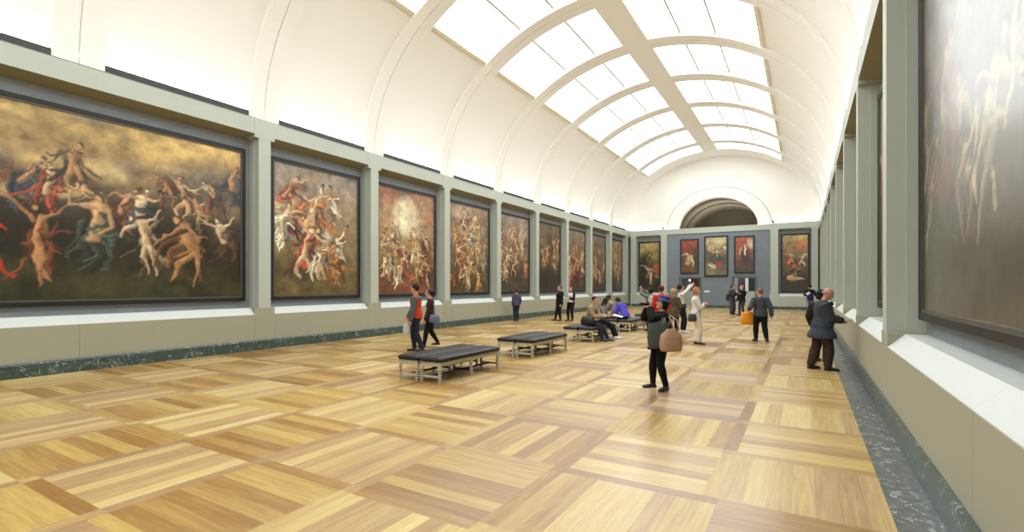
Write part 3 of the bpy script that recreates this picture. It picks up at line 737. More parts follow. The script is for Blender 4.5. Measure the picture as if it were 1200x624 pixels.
class Person:
    def __init__(s, label, loc, yaw, S, sex='m', skin=(214,164,132), lean=0, pelvis=None, head=(0,0), lh=None, rh=None, lf=None, rf=None,
                 lfy=8, rfy=-8, lpole=None, rpole=None, lk=None, rk=None, fat=1.0, vox=.009, curl=.5, twist=0, lhd=None, rhd=None, ankle=(.045,.045)):
        s.S, s.sex, s.fat, s.vox = S, sex, fat, vox
        s.T = TM if sex == 'm' else TF
        s.lean, s.twist = math.radians(lean), math.radians(twist)
        V = lambda p: Vector(p)*S
        s.pel = V(pelvis) if pelvis else V((0,0,.515))
        s.hw = .052 if sex == 'm' else .054; s.sw = .110 if sex == 'm' else .096
        def hipj(sd): return s.pel+V((0, sd*s.hw, -.005))
        s.hip = {1: hipj(1), -1: hipj(-1)}
        s.ank = {1: V(lf) if lf else V((0, .06, .045)), -1: V(rf) if rf else V((0, -.06, .045))}
        s.fyaw = {1: math.radians(lfy), -1: math.radians(rfy)}
        s.knee = {}
        for sd, kp in ((1, lk), (-1, rk)):
            s.knee[sd], s.ank[sd] = ik(s.hip[sd], s.ank[sd], .238*S, .236*S, Vector(kp) if kp else Vector((1, sd*.08, .15)))
        # spine
        s.sh = {sd: s.tp(.268, (-.008, sd*s.sw))[0] for sd in (1, -1)}
        s.elb, s.wri, s.hd = {}, {}, {}
        for sd, hh, pl, hd in ((1, lh, lpole, lhd), (-1, rh, rpole, rhd)):
            tgt = V(hh) if hh else s.pel+V((.03, sd*.155, -.05))
            s.elb[sd], s.wri[sd] = ik(s.sh[sd], tgt, .170*S, .148*S, Vector(pl) if pl else Vector((-1, sd*.35, -.25)))
            s.hd[sd] = (Vector(hd).normalized() if hd else (s.wri[sd]-s.elb[sd]).normalized())
        c, R = s.tp(.302)
        s.neck0 = c
        hy, hp = math.radians(head[0]), math.radians(head[1])
        s.HR = Matrix.Rotation(hy+s.twist, 3, 'Z') @ Matrix.Rotation(-hp+s.lean*.35, 3, 'Y')
        s.hc = c+R @ V((.004,0,.026))+s.HR @ V((.012, 0, .082))
        s.curl = curl
        s.root = None; s.label = label; s.loc = loc; s.yaw = math.radians(yaw); s.skin = skin
        s.body()
    def tp(s, t, off=(0,0)):
        """point on the torso axis at t (fractions above the hip line), offset (fwd, left)"""
        S = s.S; p = s.pel.copy(); n = 8; 
        for i in range(n):
            tt = t*(i+.5)/n; a = s.lean*max(0, min(1, tt/.16+.25)); p += Matrix.Rotation(a, 3, 'Y') @ Vector((0,0,t/n*S))
        a = s.lean*max(0, min(1, t/.16+.25)); k = max(0, min(1, t/.25))
        R = Matrix.Rotation(s.twist*k, 3, 'Z') @ Matrix.Rotation(a, 3, 'Y')
        return p+R @ Vector((off[0]*S, off[1]*S, 0)), R
    def torso(s, mb, t0, t1, off, flare=0, hem=None, fatk=1.0, hemw=1.0):
        S = s.S; R_ = []; T = s.T
        ts = [t0]+[r[0] for r in T if t0+.004 < r[0] < t1-.004]+[t1]
        if hem is not None:
            for i, t in enumerate((hem, hem*.6-.04*.4)):
                k = (1-i*.4); c = s.pel+Vector((0,0,t*S)); R = Matrix.Rotation(s.twist*.0, 3, 'Z')
                R_.append(ring(c, R @ Vector((0,1,0)), R @ Vector((1,0,0)), (.098*hemw+off+flare*k)*S*s.fat, (.080*hemw+off+flare*k)*S*s.fat))
        for t in ts:
            a, b, xo = [np.interp(t, [r[0] for r in T], [r[i] for r in T]) for i in (1, 2, 3)]
            f = 1+(s.fat-1)*max(0, 1-abs(t-.07)/.2)*1.0
            fl = flare*max(0, 1-(t-t0)/.12) if hem is None else 0
            c, R = s.tp(float(t)); c = c+R @ Vector((xo*S+(s.fat-1)*.05*S*max(0, 1-abs(t-.09)/.12), 0, 0))
            R_.append(ring(c, R @ Vector((0,1,0)), R @ Vector((1,0,0)), (a*f+off+fl)*S, (b*f+off+fl)*S))
        mb.rings(R_)
    def arm(s, mb, sd, off, frac=1.0, cuff=0.0, start=0.0):
        S = s.S; a, e, w = s.sh[sd], s.elb[sd], s.wri[sd]; k = .92 if s.sex == 'f' else 1.0
        inn, _ = s.tp(.262, (-.004, sd*(s.sw-.04)))
        P = [inn, a, a.lerp(e, .5), a.lerp(e, .88), e+(e-a.lerp(w, .5)).normalized()*.002*S, e.lerp(w, .14), e.lerp(w, .4), e.lerp(w, 1.0)]
        Q = [.030,.0345,.030,.0255,.0245,.0245,.0235,.0155]
        if off > 0 and frac < 1: P = P[:3] if frac < .5 else P[:7]; Q = Q[:len(P)]
        r = [(q*k+off+(cuff if i == len(P)-1 else 0))*S for i, q in enumerate(Q)]
        mb.tube(P, r, 14)
    def leg(s, mb, sd, off, bottom=1.0, flare=0, knee_off=0):
        S = s.S; h, k, a = s.hip[sd], s.knee[sd], s.ank[sd]
        end = k.lerp(a, bottom); f = 1+(s.fat-1)*.4
        P = [h+Vector((0,0,.018*S)), h.lerp(k, .18), h.lerp(k, .55), h.lerp(k, .9), k.lerp(a, .06), k.lerp(a, .3), k.lerp(a, .7), end]
        r = [.050,.053,.045,.035,.033,.035,.025,.0215]
        mb.tube(P, [(q*f+off+(flare*max(0, (i-3)/4) if i > 3 else 0))*S for i, q in enumerate(r)], 14, side=(0,1,0))
    def foot(s, mb, sd, off, boot=0):
        S = s.S; a = s.ank[sd]; R = Matrix.Rotation(s.fyaw[sd], 3, 'Z')
        if hasattr(s, 'fpitch') and sd in s.fpitch: R = R @ Matrix.Rotation(s.fpitch[sd], 3, 'Y')
        sec = [(-.034,.014,.012,-.030),(-.026,.022,.022,-.024),(.0,.024,.026,-.021),(.035,.027,.022,-.026),(.07,.030,.017,-.030),(.098,.027,.014,-.032),(.116,.014,.009,-.034)]
        Rr = []
        for x, w, h, z in sec:
            c = a+R @ (Vector((x, 0, z))*S)
            pts = []
            for i in range(14):
                t = 2*PI*i/14; yy, zz = math.cos(t)*(w+off), math.sin(t)*(h+off)
                pts.append(tuple(a+R @ (Vector((x*(1+off*4), yy, max(z+zz, -.0445)))*S)))
            Rr.append(pts)
        mb.rings(Rr)
        mb.tube([a+R @ Vector((-.004*S,0,-.02*S)), a+Vector((0,0,(.012+boot)*S))], [(.023+off)*S, (.0225+off)*S], 12)
    def hand(s, mb, sd):
        S = s.S; w = s.wri[sd]; d = s.hd[sd]
        # palm normal: towards the body's inside
        inn = Vector((.25, -sd, 0)) if abs(d.z) > .6 else Vector((0, -sd*.4, -1))
        n = inn-d*inn.dot(d); n.normalize(); side = d.cross(n)           # across the palm
        if side.x < 0 and abs(d.z) > .6: side = -side
        if abs(d.z) <= .6 and side.z < 0 and False: side = -side
        mb.rings([ring(w+d*(x*S), side, n, a*S, b*S, 12) for x, a, b in ((-.01,.014,.011),(.008,.017,.011),(.03,.0245,.0105),(.052,.025,.0095),(.06,.021,.008))])
        for i, (o, L) in enumerate(((.0185,.042),(.0063,.047),(-.0063,.044),(-.0185,.034))):
            p = w+d*(.05*S)+side*(o*S); q = d+side*(o*4.5); q.normalize(); P = [p-q*.008*S]
            for j, fr in enumerate((.46,.32,.26)):
                ax = q.cross(n).normalized(); q = Matrix.Rotation(s.curl*(.55 if j == 0 else .8), 3, ax) @ q
                P.append(P[-1]+q*(L*fr*S*(1.18 if j == 0 else 1)))
            mb.tube(P, [.0056*S,.0054*S,.0049*S,.0042*S], 8)
        q = (d*.75+side*.85+n*.25).normalized(); p = w+d*.016*S+side*.013*S; P = [p, p+q*.024*S]; q2 = (q+d*.5+n*.25).normalized(); P.append(P[-1]+q2*.022*S); P.append(P[-1]+(q2+n*.3).normalized()*.016*S)
        mb.tube(P, [.0085*S,.007*S,.006*S,.005*S], 8)
    def head_pt(s, p): return s.hc+s.HR @ (Vector(p)*.13*s.S)
    def head(s, mb):
        hS = .13*s.S; R = s.HR; U, W = R @ Vector((0,1,0)), R @ Vector((1,0,0))
        sec = [(-.53,.20,.09,.08),(-.49,.17,.16,.17),(-.40,.11,.23,.27),(-.28,.05,.285,.35),(-.12,.0,.325,.41),(.06,-.02,.35,.435),(.2,-.03,.355,.44),(.34,-.035,.32,.40),(.44,-.04,.24,.31),(.50,-.04,.12,.16)]
        mb.rings([ring(s.head_pt((cx,0,z)), U, W, a*hS, b*hS, 18) for z, cx, a, b in sec])
        mb.tube([s.head_pt(p) for p in ((.375,0,.10),(.44,0,-.02),(.50,0,-.125),(.42,0,-.16))], [.045*hS,.055*hS,.075*hS,.05*hS], 8)   # nose
        mb.tube([s.head_pt((.345,-.2,.13)), s.head_pt((.395,0,.125)), s.head_pt((.345,.2,.13))], .045*hS, 8)                               # brow
        mb.tube([s.head_pt((.335,-.11,-.285)), s.head_pt((.40,0,-.275)), s.head_pt((.335,.11,-.285))], .042*hS, 8)                         # mouth
        mb.ell(s.head_pt((.36,0,-.43)), (.07*hS,.09*hS,.07*hS), R)                                                                          # chin
        for sd in (1, -1):
            mb.ell(s.head_pt((-.05, sd*.36, -.02)), (.10*hS,.045*hS,.15*hS), R)                                                             # ear
            mb.ell(s.head_pt((.335, sd*.145, .03)), (.05*hS,.07*hS,.045*hS), R)                                                             # eye
            mb.ell(s.head_pt((.25, sd*.2, -.12)), (.1*hS,.1*hS,.1*hS), R)                                                                   # cheek
    def body(s):
        mb = MB(); S = s.S
        s.torso(mb, -.055, .302, 0)
        c, R = s.tp(.285)
        mb.tube([c, s.neck0, s.head_pt((-.06,0,-.42)), s.head_pt((-.05,0,-.15))], [.046*S,.034*S,.031*S,.032*S], 14)
        s.head(mb)
        for sd in (1, -1):
            s.arm(mb, sd, 0); s.leg(mb, sd, 0); s.foot(mb, sd, 0); s.hand(mb, sd)
        if s.skin not in _sk: _sk[s.skin] = skinmat(s.skin)
        o = mb.build('person', _sk[s.skin]); s.root = o
        o.location = s.loc if len(s.loc) == 3 else (s.loc[0], s.loc[1], 0); o.rotation_euler = (0,0,s.yaw)
        tag(o, s.label, 'person')
        tints = []
        hS = .13*S
        for sd in (1, -1):
            tints.append((s.head_pt((.385, sd*.145, .03)), .05*hS, (.12,.1,.1))); tints.append((s.head_pt((.40, sd*.15, .145)), .05*hS, (.35,.28,.25)))
        tints.append((s.head_pt((.43,0,-.275)), .085*hS, (.82,.5,.5)))
        PENDING.append((o, s.vox*.85, 2, tints))
    def part(s, name, mb, mat, vox=None, sm=4, label=None):
        o = mb.build(name, mat, s.root)
        if label: o['label'] = label
        PENDING.append((o, vox or s.vox, sm, None)); return o
    # ---- clothes
    def jacket(s, rgb, name='jacket', off=.018, hem=-.02, flare=.004, sleeves=True, sleeve_rgb=None, collar=.012, frac=1.0, hemw=1.0, mat=None):
        mb = MB(); mat = mat or fabric(rgb); S = s.S
        if hem < -.05: s.torso(mb, -.01, .300, off, flare, hem, hemw=hemw)
        else: s.torso(mb, hem, .300, off, flare)
        if collar:
            c, R = s.tp(.296); U, W = R @ Vector((0,1,0)), R @ Vector((1,0,0))
            mb.rings([ring(c+R @ Vector((0,0,z*S)), U, W, a*S, (a-.002)*S) for z, a in ((-.02,.07),(0,.052),(collar,.047),(collar+.012,.045))])
        if sleeves and sleeve_rgb is None:
            for sd in (1, -1): s.arm(mb, sd, off*.85, frac, .003)
        o = s.part(name, mb, mat)
        if sleeve_rgb is not None:
            for sd in (1, -1):
                m2 = MB(); s.arm(m2, sd, off*.9, frac, .003); s.part('sleeve', m2, fabric(sleeve_rgb))
        return o
    def trousers(s, rgb, off=.010, bottom=.97, flare=0, top=.075, name='trousers', mat=None):
        mb = MB(); s.torso(mb, -.055, top, off*.8)
        for sd in (1, -1): s.leg(mb, sd, off, bottom, flare)
        return s.part(name, mb, mat or fabric(rgb))
    def shoes(s, rgb, off=.004, boot=0.0, label=None):
        for sd in (1, -1):
            mb = MB(); s.foot(mb, sd, off, boot); s.part('shoe', mb, leather(rgb), min(s.vox, .008), 2)
    def hair(s, rgb, style='short', name='hair'):
        mb = MB(); hS = .13*s.S; R = s.HR
        mb.ell(s.head_pt((-.095, 0, .13)), (.445*hS,.405*hS,.44*hS), R, 18, 12)
        if style == 'short': mb.tube([s.head_pt(p) for p in ((.12,.29,.28),(.25,.14,.40),(.25,-.14,.40),(.12,-.29,.28))], [.085*hS,.09*hS,.09*hS,.085*hS], 10)
        if style == 'fringe' or style == 'bob' or style == 'long':
            mb.tube([s.head_pt(p) for p in ((.22,.24,.33),(.30,.1,.40),(.30,-.1,.40),(.22,-.24,.33))], [.09*hS,.1*hS,.1*hS,.09*hS], 10)
        if style == 'bob':
            for sd in (1, -1): mb.tube([s.head_pt((-.02, sd*.34, .2)), s.head_pt((-.06, sd*.38, -.1)), s.head_pt((-.08, sd*.34, -.42))], [(.15*hS,.1*hS),(.17*hS,.1*hS),(.11*hS,.07*hS)], 10, side=R @ Vector((1,0,0)))
            mb.tube([s.head_pt((-.3,0,.1)), s.head_pt((-.36,0,-.2)), s.head_pt((-.32,0,-.48))], [(.3*hS,.16*hS),(.33*hS,.15*hS),(.24*hS,.1*hS)], 12, side=R @ Vector((0,1,0)))
        if style == 'long':
            for sd in (1, -1): mb.tube([s.head_pt((.02, sd*.34, .2)), s.head_pt((-.04, sd*.39, -.1)), s.head_pt((-.08, sd*.36, -.7))], [(.14*hS,.09*hS),(.17*hS,.1*hS),(.1*hS,.07*hS)], 10, side=R @ Vector((1,0,0)))
            mb.tube([s.head_pt((-.3,0,.1)), s.head_pt((-.40,0,-.3)), s.head_pt((-.44,0,-.8)), s.head_pt((-.42,0,-1.25))], [(.3*hS,.16*hS),(.34*hS,.16*hS),(.32*hS,.13*hS),(.2*hS,.08*hS)], 12, side=R @ Vector((0,1,0)))
        if style == 'pony':
            mb.tube([s.head_pt((-.5,0,.2)), s.head_pt((-.66,0,.05)), s.head_pt((-.62,0,-.5))], [.12*hS,.15*hS,.06*hS], 10)
        if style == 'curly':
            r = random.Random(5)
            for i in range(34):
                a, b = r.uniform(0, 2*PI), r.uniform(-.35, 1.2)
                p = (-.12+.44*math.cos(b)*math.cos(a), .43*math.cos(b)*math.sin(a), .12+.44*math.sin(b))
                if p[0] > .2 and p[2] < .32: continue
                mb.ell(s.head_pt(p), (.11*hS,)*3, None, 8, 6)
        if style == 'balding':
            mb = MB()
            for sd in (1, -1): mb.tube([s.head_pt((-.10, sd*.34, .06)), s.head_pt((-.22, sd*.32, .0)), s.head_pt((-.40, sd*.17, .0))], [.06*hS,.1*hS,.1*hS], 10)
            mb.tube([s.head_pt((-.42,.2,-.02)), s.head_pt((-.47,0,-.02)), s.head_pt((-.42,-.2,-.02))], .11*hS, 10)
        return s.part(name, mb, fabric(rgb, .6, .35, 60), min(s.vox, .008), 2)
    # ---- world transform for things held or worn
    def world(s, p): return Matrix.Rotation(s.yaw, 3, 'Z') @ Vector(p)+s.root.location
    def wv(s, sd, d=.06): return s.world(s.wri[sd]+s.hd[sd]*d*s.S)

def finish_people():
    dg = bpy.context.evaluated_depsgraph_get
    for o, vox, sm, t in PENDING:
        m = o.modifiers.new('r', 'REMESH'); m.mode = 'VOXEL'; m.voxel_size = vox; m.use_smooth_shade = True
        if sm:
            k = o.modifiers.new('s', 'SMOOTH'); k.factor = .5; k.iterations = sm
    bpy.context.view_layer.update(); d = dg()
    for o, vox, sm, tints in PENDING:
        me = bpy.data.meshes.new_from_object(o.evaluated_get(d)); old = o.data; mats = list(old.materials)
        o.modifiers.clear(); o.data = me; me.name = o.name
        if not len(me.materials):
            for q in mats: me.materials.append(q)
        n = len(me.vertices); co = np.empty(n*3, np.float32); me.vertices.foreach_get('co', co); co = co.reshape(-1, 3)
        if tints is not None:
            col = np.ones((n, 4), np.float32)
            for p, r, c in tints:
                dd = np.linalg.norm(co-np.array(p, np.float32), axis=1); k = np.clip((r*1.25-dd)/(r*.35), 0, 1)[:, None]
                col[:, :3] = col[:, :3]*(1-k)+np.array(c, np.float32)*k
            ca = me.color_attributes.new('Tint', 'FLOAT_COLOR', 'POINT'); ca.data.foreach_set('color', col.ravel())

# ---- carried things
def bag(name, label, cat, c, yaw, size, mat, straps=(), strap_mat=None, bulge=.35, taper=.8, group=None):
    """soft bag: size (width, depth, height), c is its centre; straps: polylines in world space"""
    t = empty(name, tuple(c), yaw); tag(t, label, cat, group)
    w, d, h = [q/2 for q in size]; m = MB(); R = []
    for z, k in ((-1,.78),(-.94,.93),(-.7,1.0),(-.3,1.04),(.1,1.0),(.5,.92),(.85,taper),(1,taper*.9)):
        n = 20; r = []
        for i in range(n):
            a = 2*PI*i/n; ca, sa = math.cos(a), math.sin(a); e = .55
            r.append((math.copysign(abs(ca)**e, ca)*w*k, math.copysign(abs(sa)**e, sa)*d*k*(1 if z < .5 else 1-bulge*(z-.5)*1.6), z*h))
        R.append(r)
    m.rings(R); o = m.build('bag_body', mat, t, smooth=True)
    Mi = (Matrix.Translation(t.location) @ Matrix.Rotation(yaw, 4, 'Z')).inverted()
    for sp in straps:
        m = MB(); m.tube([Mi @ Vector(p) for p in sp], .011, 8, ratio=.5); m.build('strap', strap_mat or mat, t, smooth=True)
    return t
def slab(name, label, cat, c, rot, size, mat, parts=()):
    t = empty(name, tuple(c)); t.rotation_euler = rot; tag(t, label, cat)
    w, d, h = [q/2 for q in size]; m = MB(); m.box(-w, w, -d, d, -h, h); m.build('casing' if name != 'leaflet' else 'sheet', mat, t, bevel=min(w, d, h)*.4)
    for nm, mt, b in parts:
        m = MB(); m.box(*b); m.build(nm, mt, t)
    return t
cr = math.radians
# 1 man in the red vest, walking left behind the nearest bench
p = Person('man in a red vest with grey sleeves walking past the nearest benches', (-8.66, 9.78), 208, 1.76, 'm', (200,150,118), lean=2, head=(-8,2),
           lf=(-.10,.05,.055), rf=(.04,-.05,.045), lh=(.05,.15,.47), rh=(.16,-.14,.50), vox=.009)
p.jacket((206,66,34), 'vest', .018, -.03, .004, sleeve_rgb=(92,92,92)); p.trousers((34,40,58)); p.shoes((28,24,24)); p.hair((30,24,22))
mb = MB(); p.torso(mb, .235, .30, .0205); p.part('yoke', mb, fabric((92,92,92)), label='grey shoulder yoke')
h = p.wv(-1); bag('carrier_bag', 'thin white carrier bag held by the man in the red vest', 'bag', h+Vector((0,0,-.24)), p.yaw, (.18,.06,.30), paint('white_plastic', (196,196,200), .4, .05), [[h+Vector((0,0,-.09)), h, h+Vector((.02,.02,-.09))]])
# 2 woman behind him
q = Person('woman in a dark brown jacket walking just behind the man in the red vest', (-8.98, 10.72), 222, 1.61, 'f', (216,170,140), lean=2, head=(-12,0),
           lf=(.11,.05,.05), rf=(-.13,-.05,.07), lh=(.1,.13,.45), rh=(.06,-.15,.44))
q.jacket((58,38,36), hem=-.05, off=.016, sleeve_rgb=(66,40,40)); q.trousers((30,28,32)); q.shoes((30,26,26)); q.hair((36,26,24), 'pony')
mb = MB(); q.torso(mb, .14, .295, .004); o = q.part('blouse', mb, fabric((222,212,200))); o.location = (.022,0,0)
sp = q.world(q.sh[1]+Vector((0,-.02,.07))); bc = q.world(Vector((-.10,.24,.80)))
bag('shoulder_bag', 'grey blue shoulder bag at the hip of the woman in brown', 'bag', bc, q.yaw+.2, (.30,.12,.22), leather((104,112,132)), [[bc+Vector((0,0,.1)), q.world(Vector((-.12,.2,1.1))), sp, q.world(Vector((.08,.2,1.1))), bc+Vector((.02,0,.1))]])
# 3 child at the left wall
p = Person('child in a violet grey top seen from behind, standing at the left wall', (-11.94, 20.6), 140, 1.55, 'm', (208,160,130), lh=(.06,.10,.5), rh=(.06,-.12,.5), lf=(0,.04,.045), rf=(0,-.04,.045), head=(0,3), vox=.011)
p.jacket((84,78,104), 'sweater', .012, -.03); p.trousers((40,44,62)); p.shoes((30,32,44)); p.hair((66,46,40), 'fringe')
# 4 man in the black suit
p = Person('bearded man in a black suit and white scarf striding left along the left wall', (-10.24, 21.87), 240, 1.72, 'm', (216,164,136), head=(-20,10), lf=(.02,.06,.045), rf=(.10,-.07,.045), rfy=-25, lh=(.06,.15,.46), rh=(-.02,-.17,.47), vox=.011)
p.jacket((24,26,28), 'suit_jacket', .017, -.06, .004); p.trousers((26,27,30)); p.shoes((40,28,26)); p.hair((120,74,50))
mb = MB(); c, R = p.tp(.27); mb.tube([p.tp(.30,(.02,.05))[0], p.tp(.27,(.062,.02))[0], p.tp(.235,(.078,-.01))[0], p.tp(.27,(.062,-.03))[0], p.tp(.30,(.02,-.05))[0]], .022, 10); p.part('scarf', mb, fabric((214,214,220)))
# 5 woman in the black jacket
p = Person('red haired woman in a black jacket and white shirt beside the man in the suit', (-9.68, 21.94), 262, 1.67, 'f', (222,172,146), head=(15,6), lf=(.0,.05,.045), rf=(.03,-.07,.045), rfy=-20, lh=(.13,.04,.66), rh=(.12,.02,.70), vox=.011)
p.jacket((28,28,32), off=.018, hem=-.05); p.trousers((28,28,32)); p.shoes((60,34,30)); p.hair((112,56,44), 'bob')
mb = MB(); p.torso(mb, .03, .295, .010); o = p.part('shirt', mb, fabric((236,230,226))); o.location = (.032,0,0)
c = p.wv(1); slab('leaflet', 'folded white leaflet in the hands of the woman in the black jacket', 'leaflet', c, (.5,.2,p.yaw), (.16,.22,.012), M['paper'])
# 6 seated man in tan on the third pair of benches
def sit(lean=25, **k): return dict(lean=lean, lf=(.27,.055,.045), rf=(.27,-.075,.045), pelvis=(0,0,.315), **k)
p = Person('man in a tan sweater seated on the third bench pair, black bag at his waist', (-5.83, 14.62), -4, 1.74, 'm', (206,154,122), lean=20, pelvis=(0,0,.33), lf=(.34,.05,.045), rf=(.29,-.07,.045), lh=(.29,.06,.45), rh=(.27,-.05,.44), head=(-22,0), vox=.010)
p.jacket((162,140,112), 'sweater', .016, .0, .006, sleeve_rgb=(168,146,120)); p.trousers((44,50,62)); p.shoes((44,42,44)); p.hair((34,27,24))
bc = p.world(Vector((.08,-.26,.62))); bag('satchel', 'slouchy black satchel slung at the waist of the seated man in tan', 'bag', bc, p.yaw+.1, (.44,.16,.28), leather((26,28,30)), [[bc+Vector((-.1,0,.1)), p.world(p.sh[1]+Vector((-.03,-.05,.04))), bc+Vector((.15,.02,.1))]])
# 7 seated woman with long dark hair
p = Person('seated woman with long dark hair and grey top beside the man in tan', (-5.74, 15.36), 8, 1.62, 'f', (216,172,146), lean=16, pelvis=(0,0,.345), lf=(.33,.05,.045), rf=(.30,-.06,.045), lh=(.26,.07,.45), rh=(.25,-.08,.45), head=(25,-12), vox=.010)
p.jacket((140,132,122), 'top', .013, .0, .004); p.trousers((30,32,40)); p.shoes((214,214,214)); p.hair((28,24,26), 'long')
c = p.wv(-1)+Vector((.10,.0,.012)); slab('leaflet', 'white sheet on the lap of the seated woman with long dark hair', 'leaflet', c, (.1,.25,p.yaw), (.30,.22,.01), M['paper'])
# 8 / 9 seated on the fourth pair
p = Person('seated man in a grey sweater leaning left on the fourth bench pair', (-6.30, 18.55), 186, 1.72, 'm', (196,148,120), lean=28, pelvis=(0,0,.335), lf=(.27,.05,.045), rf=(.30,-.07,.045), lh=(.34,.05,.46), rh=(.33,-.06,.44), head=(5,-8), vox=.010)
p.jacket((142,138,134), 'sweater', .015, .0, .006); p.trousers((48,56,66)); p.shoes((40,40,42)); p.hair((40,30,27))
p = Person('seated person in a violet blue jacket hunched over on the fourth bench pair', (-5.76, 18.0), 150, 1.66, 'f', (210,164,138), lean=34, pelvis=(0,0,.345), lf=(.26,.05,.045), rf=(.24,-.07,.045), lh=(.26,.09,.46), rh=(.26,-.08,.46), head=(20,-25), vox=.010)
p.jacket((88,80,196), 'jacket', .022, -.02, .006); p.trousers((48,52,66)); p.shoes((48,46,50)); p.hair((40,30,32), 'bob')
# 10 person in grey patterned shawl photographing
p = Person('person in a grey shawl raising a phone, left of the man in the red cap', (-5.02, 18.75), 150, 1.64, 'f', (206,156,128), head=(0,12), lh=(.20,.10,.98), rh=(.22,-.04,.92), lpole=(0,1,-1), rpole=(0,-1,-1), vox=.011)
p.jacket((116,114,106), 'shawl', .022, -.06, .01); p.trousers((60,64,76)); p.shoes((44,42,44)); p.hair((38,30,28), 'bob')
mb = MB(); p.torso(mb, .12, .299, .018); o = p.part('scarf', mb, fabric((206,206,204))); o.location = (-.026,0,0)
c = p.wv(1,.07); slab('phone', 'black phone held up by the person in the grey shawl', 'phone', c, (cr(80),0,p.yaw-PI/2), (.08,.15,.012), M['phone'])
# 11 red jacket and cap
p = Person('man in a bright red jacket and cap behind the woman with the blue hat', (-3.99, 16.23), 118, 1.71, 'm', (196,140,112), head=(0,6), lh=(.12,.10,.56), rh=(.12,-.10,.56), vox=.010, fat=1.12)
p.jacket((196,42,40), off=.024, hem=-.03); p.trousers((52,52,60)); p.shoes((40,38,40)); p.hair((70,48,40))
mb = MB(); hs = .13*p.S; mb.ell(p.head_pt((-.06,0,.26)), (.46*hs,.42*hs,.33*hs), p.HR); mb.tube([p.head_pt((.2,0,.22)), p.head_pt((.7,0,.2))], [(.34*hs,.04*hs),(.24*hs,.03*hs)], 12, side=p.HR @ Vector((0,1,0))); p.part('cap', mb, fabric((120,44,40)), .007, 1)
# 12 blond person in olive coat
p = Person('blond person in an olive coat standing behind the woman with the blue hat', (-3.86, 17.35), 100, 1.61, 'f', (216,172,146), head=(-30,4), lh=(.12,.10,.55), rh=(.12,-.12,.55), vox=.011)
p.jacket((98,88,62), 'coat', .022, -.12, .012); p.trousers((40,38,40)); p.shoes((34,32,34)); p.hair((196,164,122), 'bob')
# 13 woman with arms raised
p = Person('dark haired woman in a pale top and navy trousers raising her arms to photograph', (-3.83, 18.55), 25, 1.745, 'f', (206,154,124), head=(0,12), lean=-3, lh=(.18,.07,.985), rh=(.21,.0,.985), lpole=(0.2,1,-1), rpole=(0.2,-1,-1), lf=(.0,.04,.045), rf=(.04,-.04,.045), vox=.010)
p.jacket((226,220,222), 'top', .012, .02, .0); p.trousers((34,36,52), .006); p.shoes((238,238,238)); p.hair((40,28,26), 'curly')
mb = MB(); p.torso(mb, .0, .085, .026); p.part('waistband', mb, fabric((62,62,92)), label='navy cloth tied round the waist')
mb = MB(); mb.ell(p.tp(.03,(-.09,.05))[0], (.11,.12,.15)); p.part('hanging_sleeve', mb, fabric((206,206,216)), label='pale garment bunched at the hip')
c = p.wv(-1,.065)+Vector((0,0,.03)); slab('phone', 'phone held high by the woman in the pale top', 'phone', c, (cr(85),0,p.yaw+PI/2), (.08,.15,.012), M['phone'])
# 14 woman in white
p = Person('woman in white jacket and white trousers with strawberry blond hair, standing in profile', (-2.74, 15.2), 10, 1.675, 'f', (220,170,144), head=(2,4), lh=(.14,-.03,.70), rh=(.15,.03,.685), lpole=(-.6,1,-.4), rpole=(-.6,-1,-.4), lf=(.0,.035,.045), rf=(.045,-.045,.045), lfy=4, rfy=-12, vox=.009)
p.jacket((234,230,224), off=.017, hem=-.05, flare=.004); p.trousers((228,222,208), .016, .95, .008); p.shoes((30,30,32)); p.hair((186,132,88), 'bob')
bc = p.world(Vector((-.10,-.24,.78))); sh = p.world(p.sh[1]+Vector((0,-.08,.075)))
bag('crossbody_bag', 'small black crossbody bag at the hip of the woman in white', 'bag', bc, p.yaw+.1, (.24,.09,.22), leather((58,56,58)), [[bc+Vector((.05,0,.1)), p.world(Vector((.16,-.15,1.02))), p.world(Vector((.16,.02,1.28))), sh, p.world(Vector((-.12,.02,1.25))), p.world(Vector((-.15,-.13,1.0))), bc+Vector((-.05,0,.1))]], leather((24,24,26)))
# 15 / 16 couple far off
p = Person('tall woman in a grey jacket and wide plum trousers before the right doorway', (-3.66, 31.5), 322, 1.75, 'f', (208,160,132), head=(5,0), lh=(.2,.02,.70), rh=(.19,-.02,.74), lf=(0,.04,.045), rf=(.02,-.05,.045), vox=.012)
p.jacket((62,60,64), off=.018, hem=-.05); p.trousers((74,68,88), .016, .97, .022); p.shoes((40,38,42)); p.hair((30,26,26), 'bob')
bc = p.world(Vector((-.22,-.02,1.0))); bag('backpack', 'black backpack on the tall woman before the right doorway', 'bag', bc, p.yaw+PI/2, (.30,.18,.42), leather((26,26,28)), [[bc+Vector((0,0,.18)), p.world(p.sh[s_]+Vector((.02,0,.05))), p.world(Vector((.11,s_*.14,1.2))), p.world(Vector((-.06,s_*.16,.95)))] for s_ in (1,-1)])
p = Person('fair haired person in a black jacket facing the tall woman before the right doorway', (-3.06, 30.85), 238, 1.72, 'm', (222,176,152), head=(-22,2), lh=(.13,.05,.70), rh=(.05,-.16,.48), lf=(0,.05,.045), rf=(.06,-.05,.045), vox=.012)
p.jacket((26,27,30), off=.02, hem=-.06); p.trousers((62,62,64)); p.shoes((32,30,30)); p.hair((168,132,104))
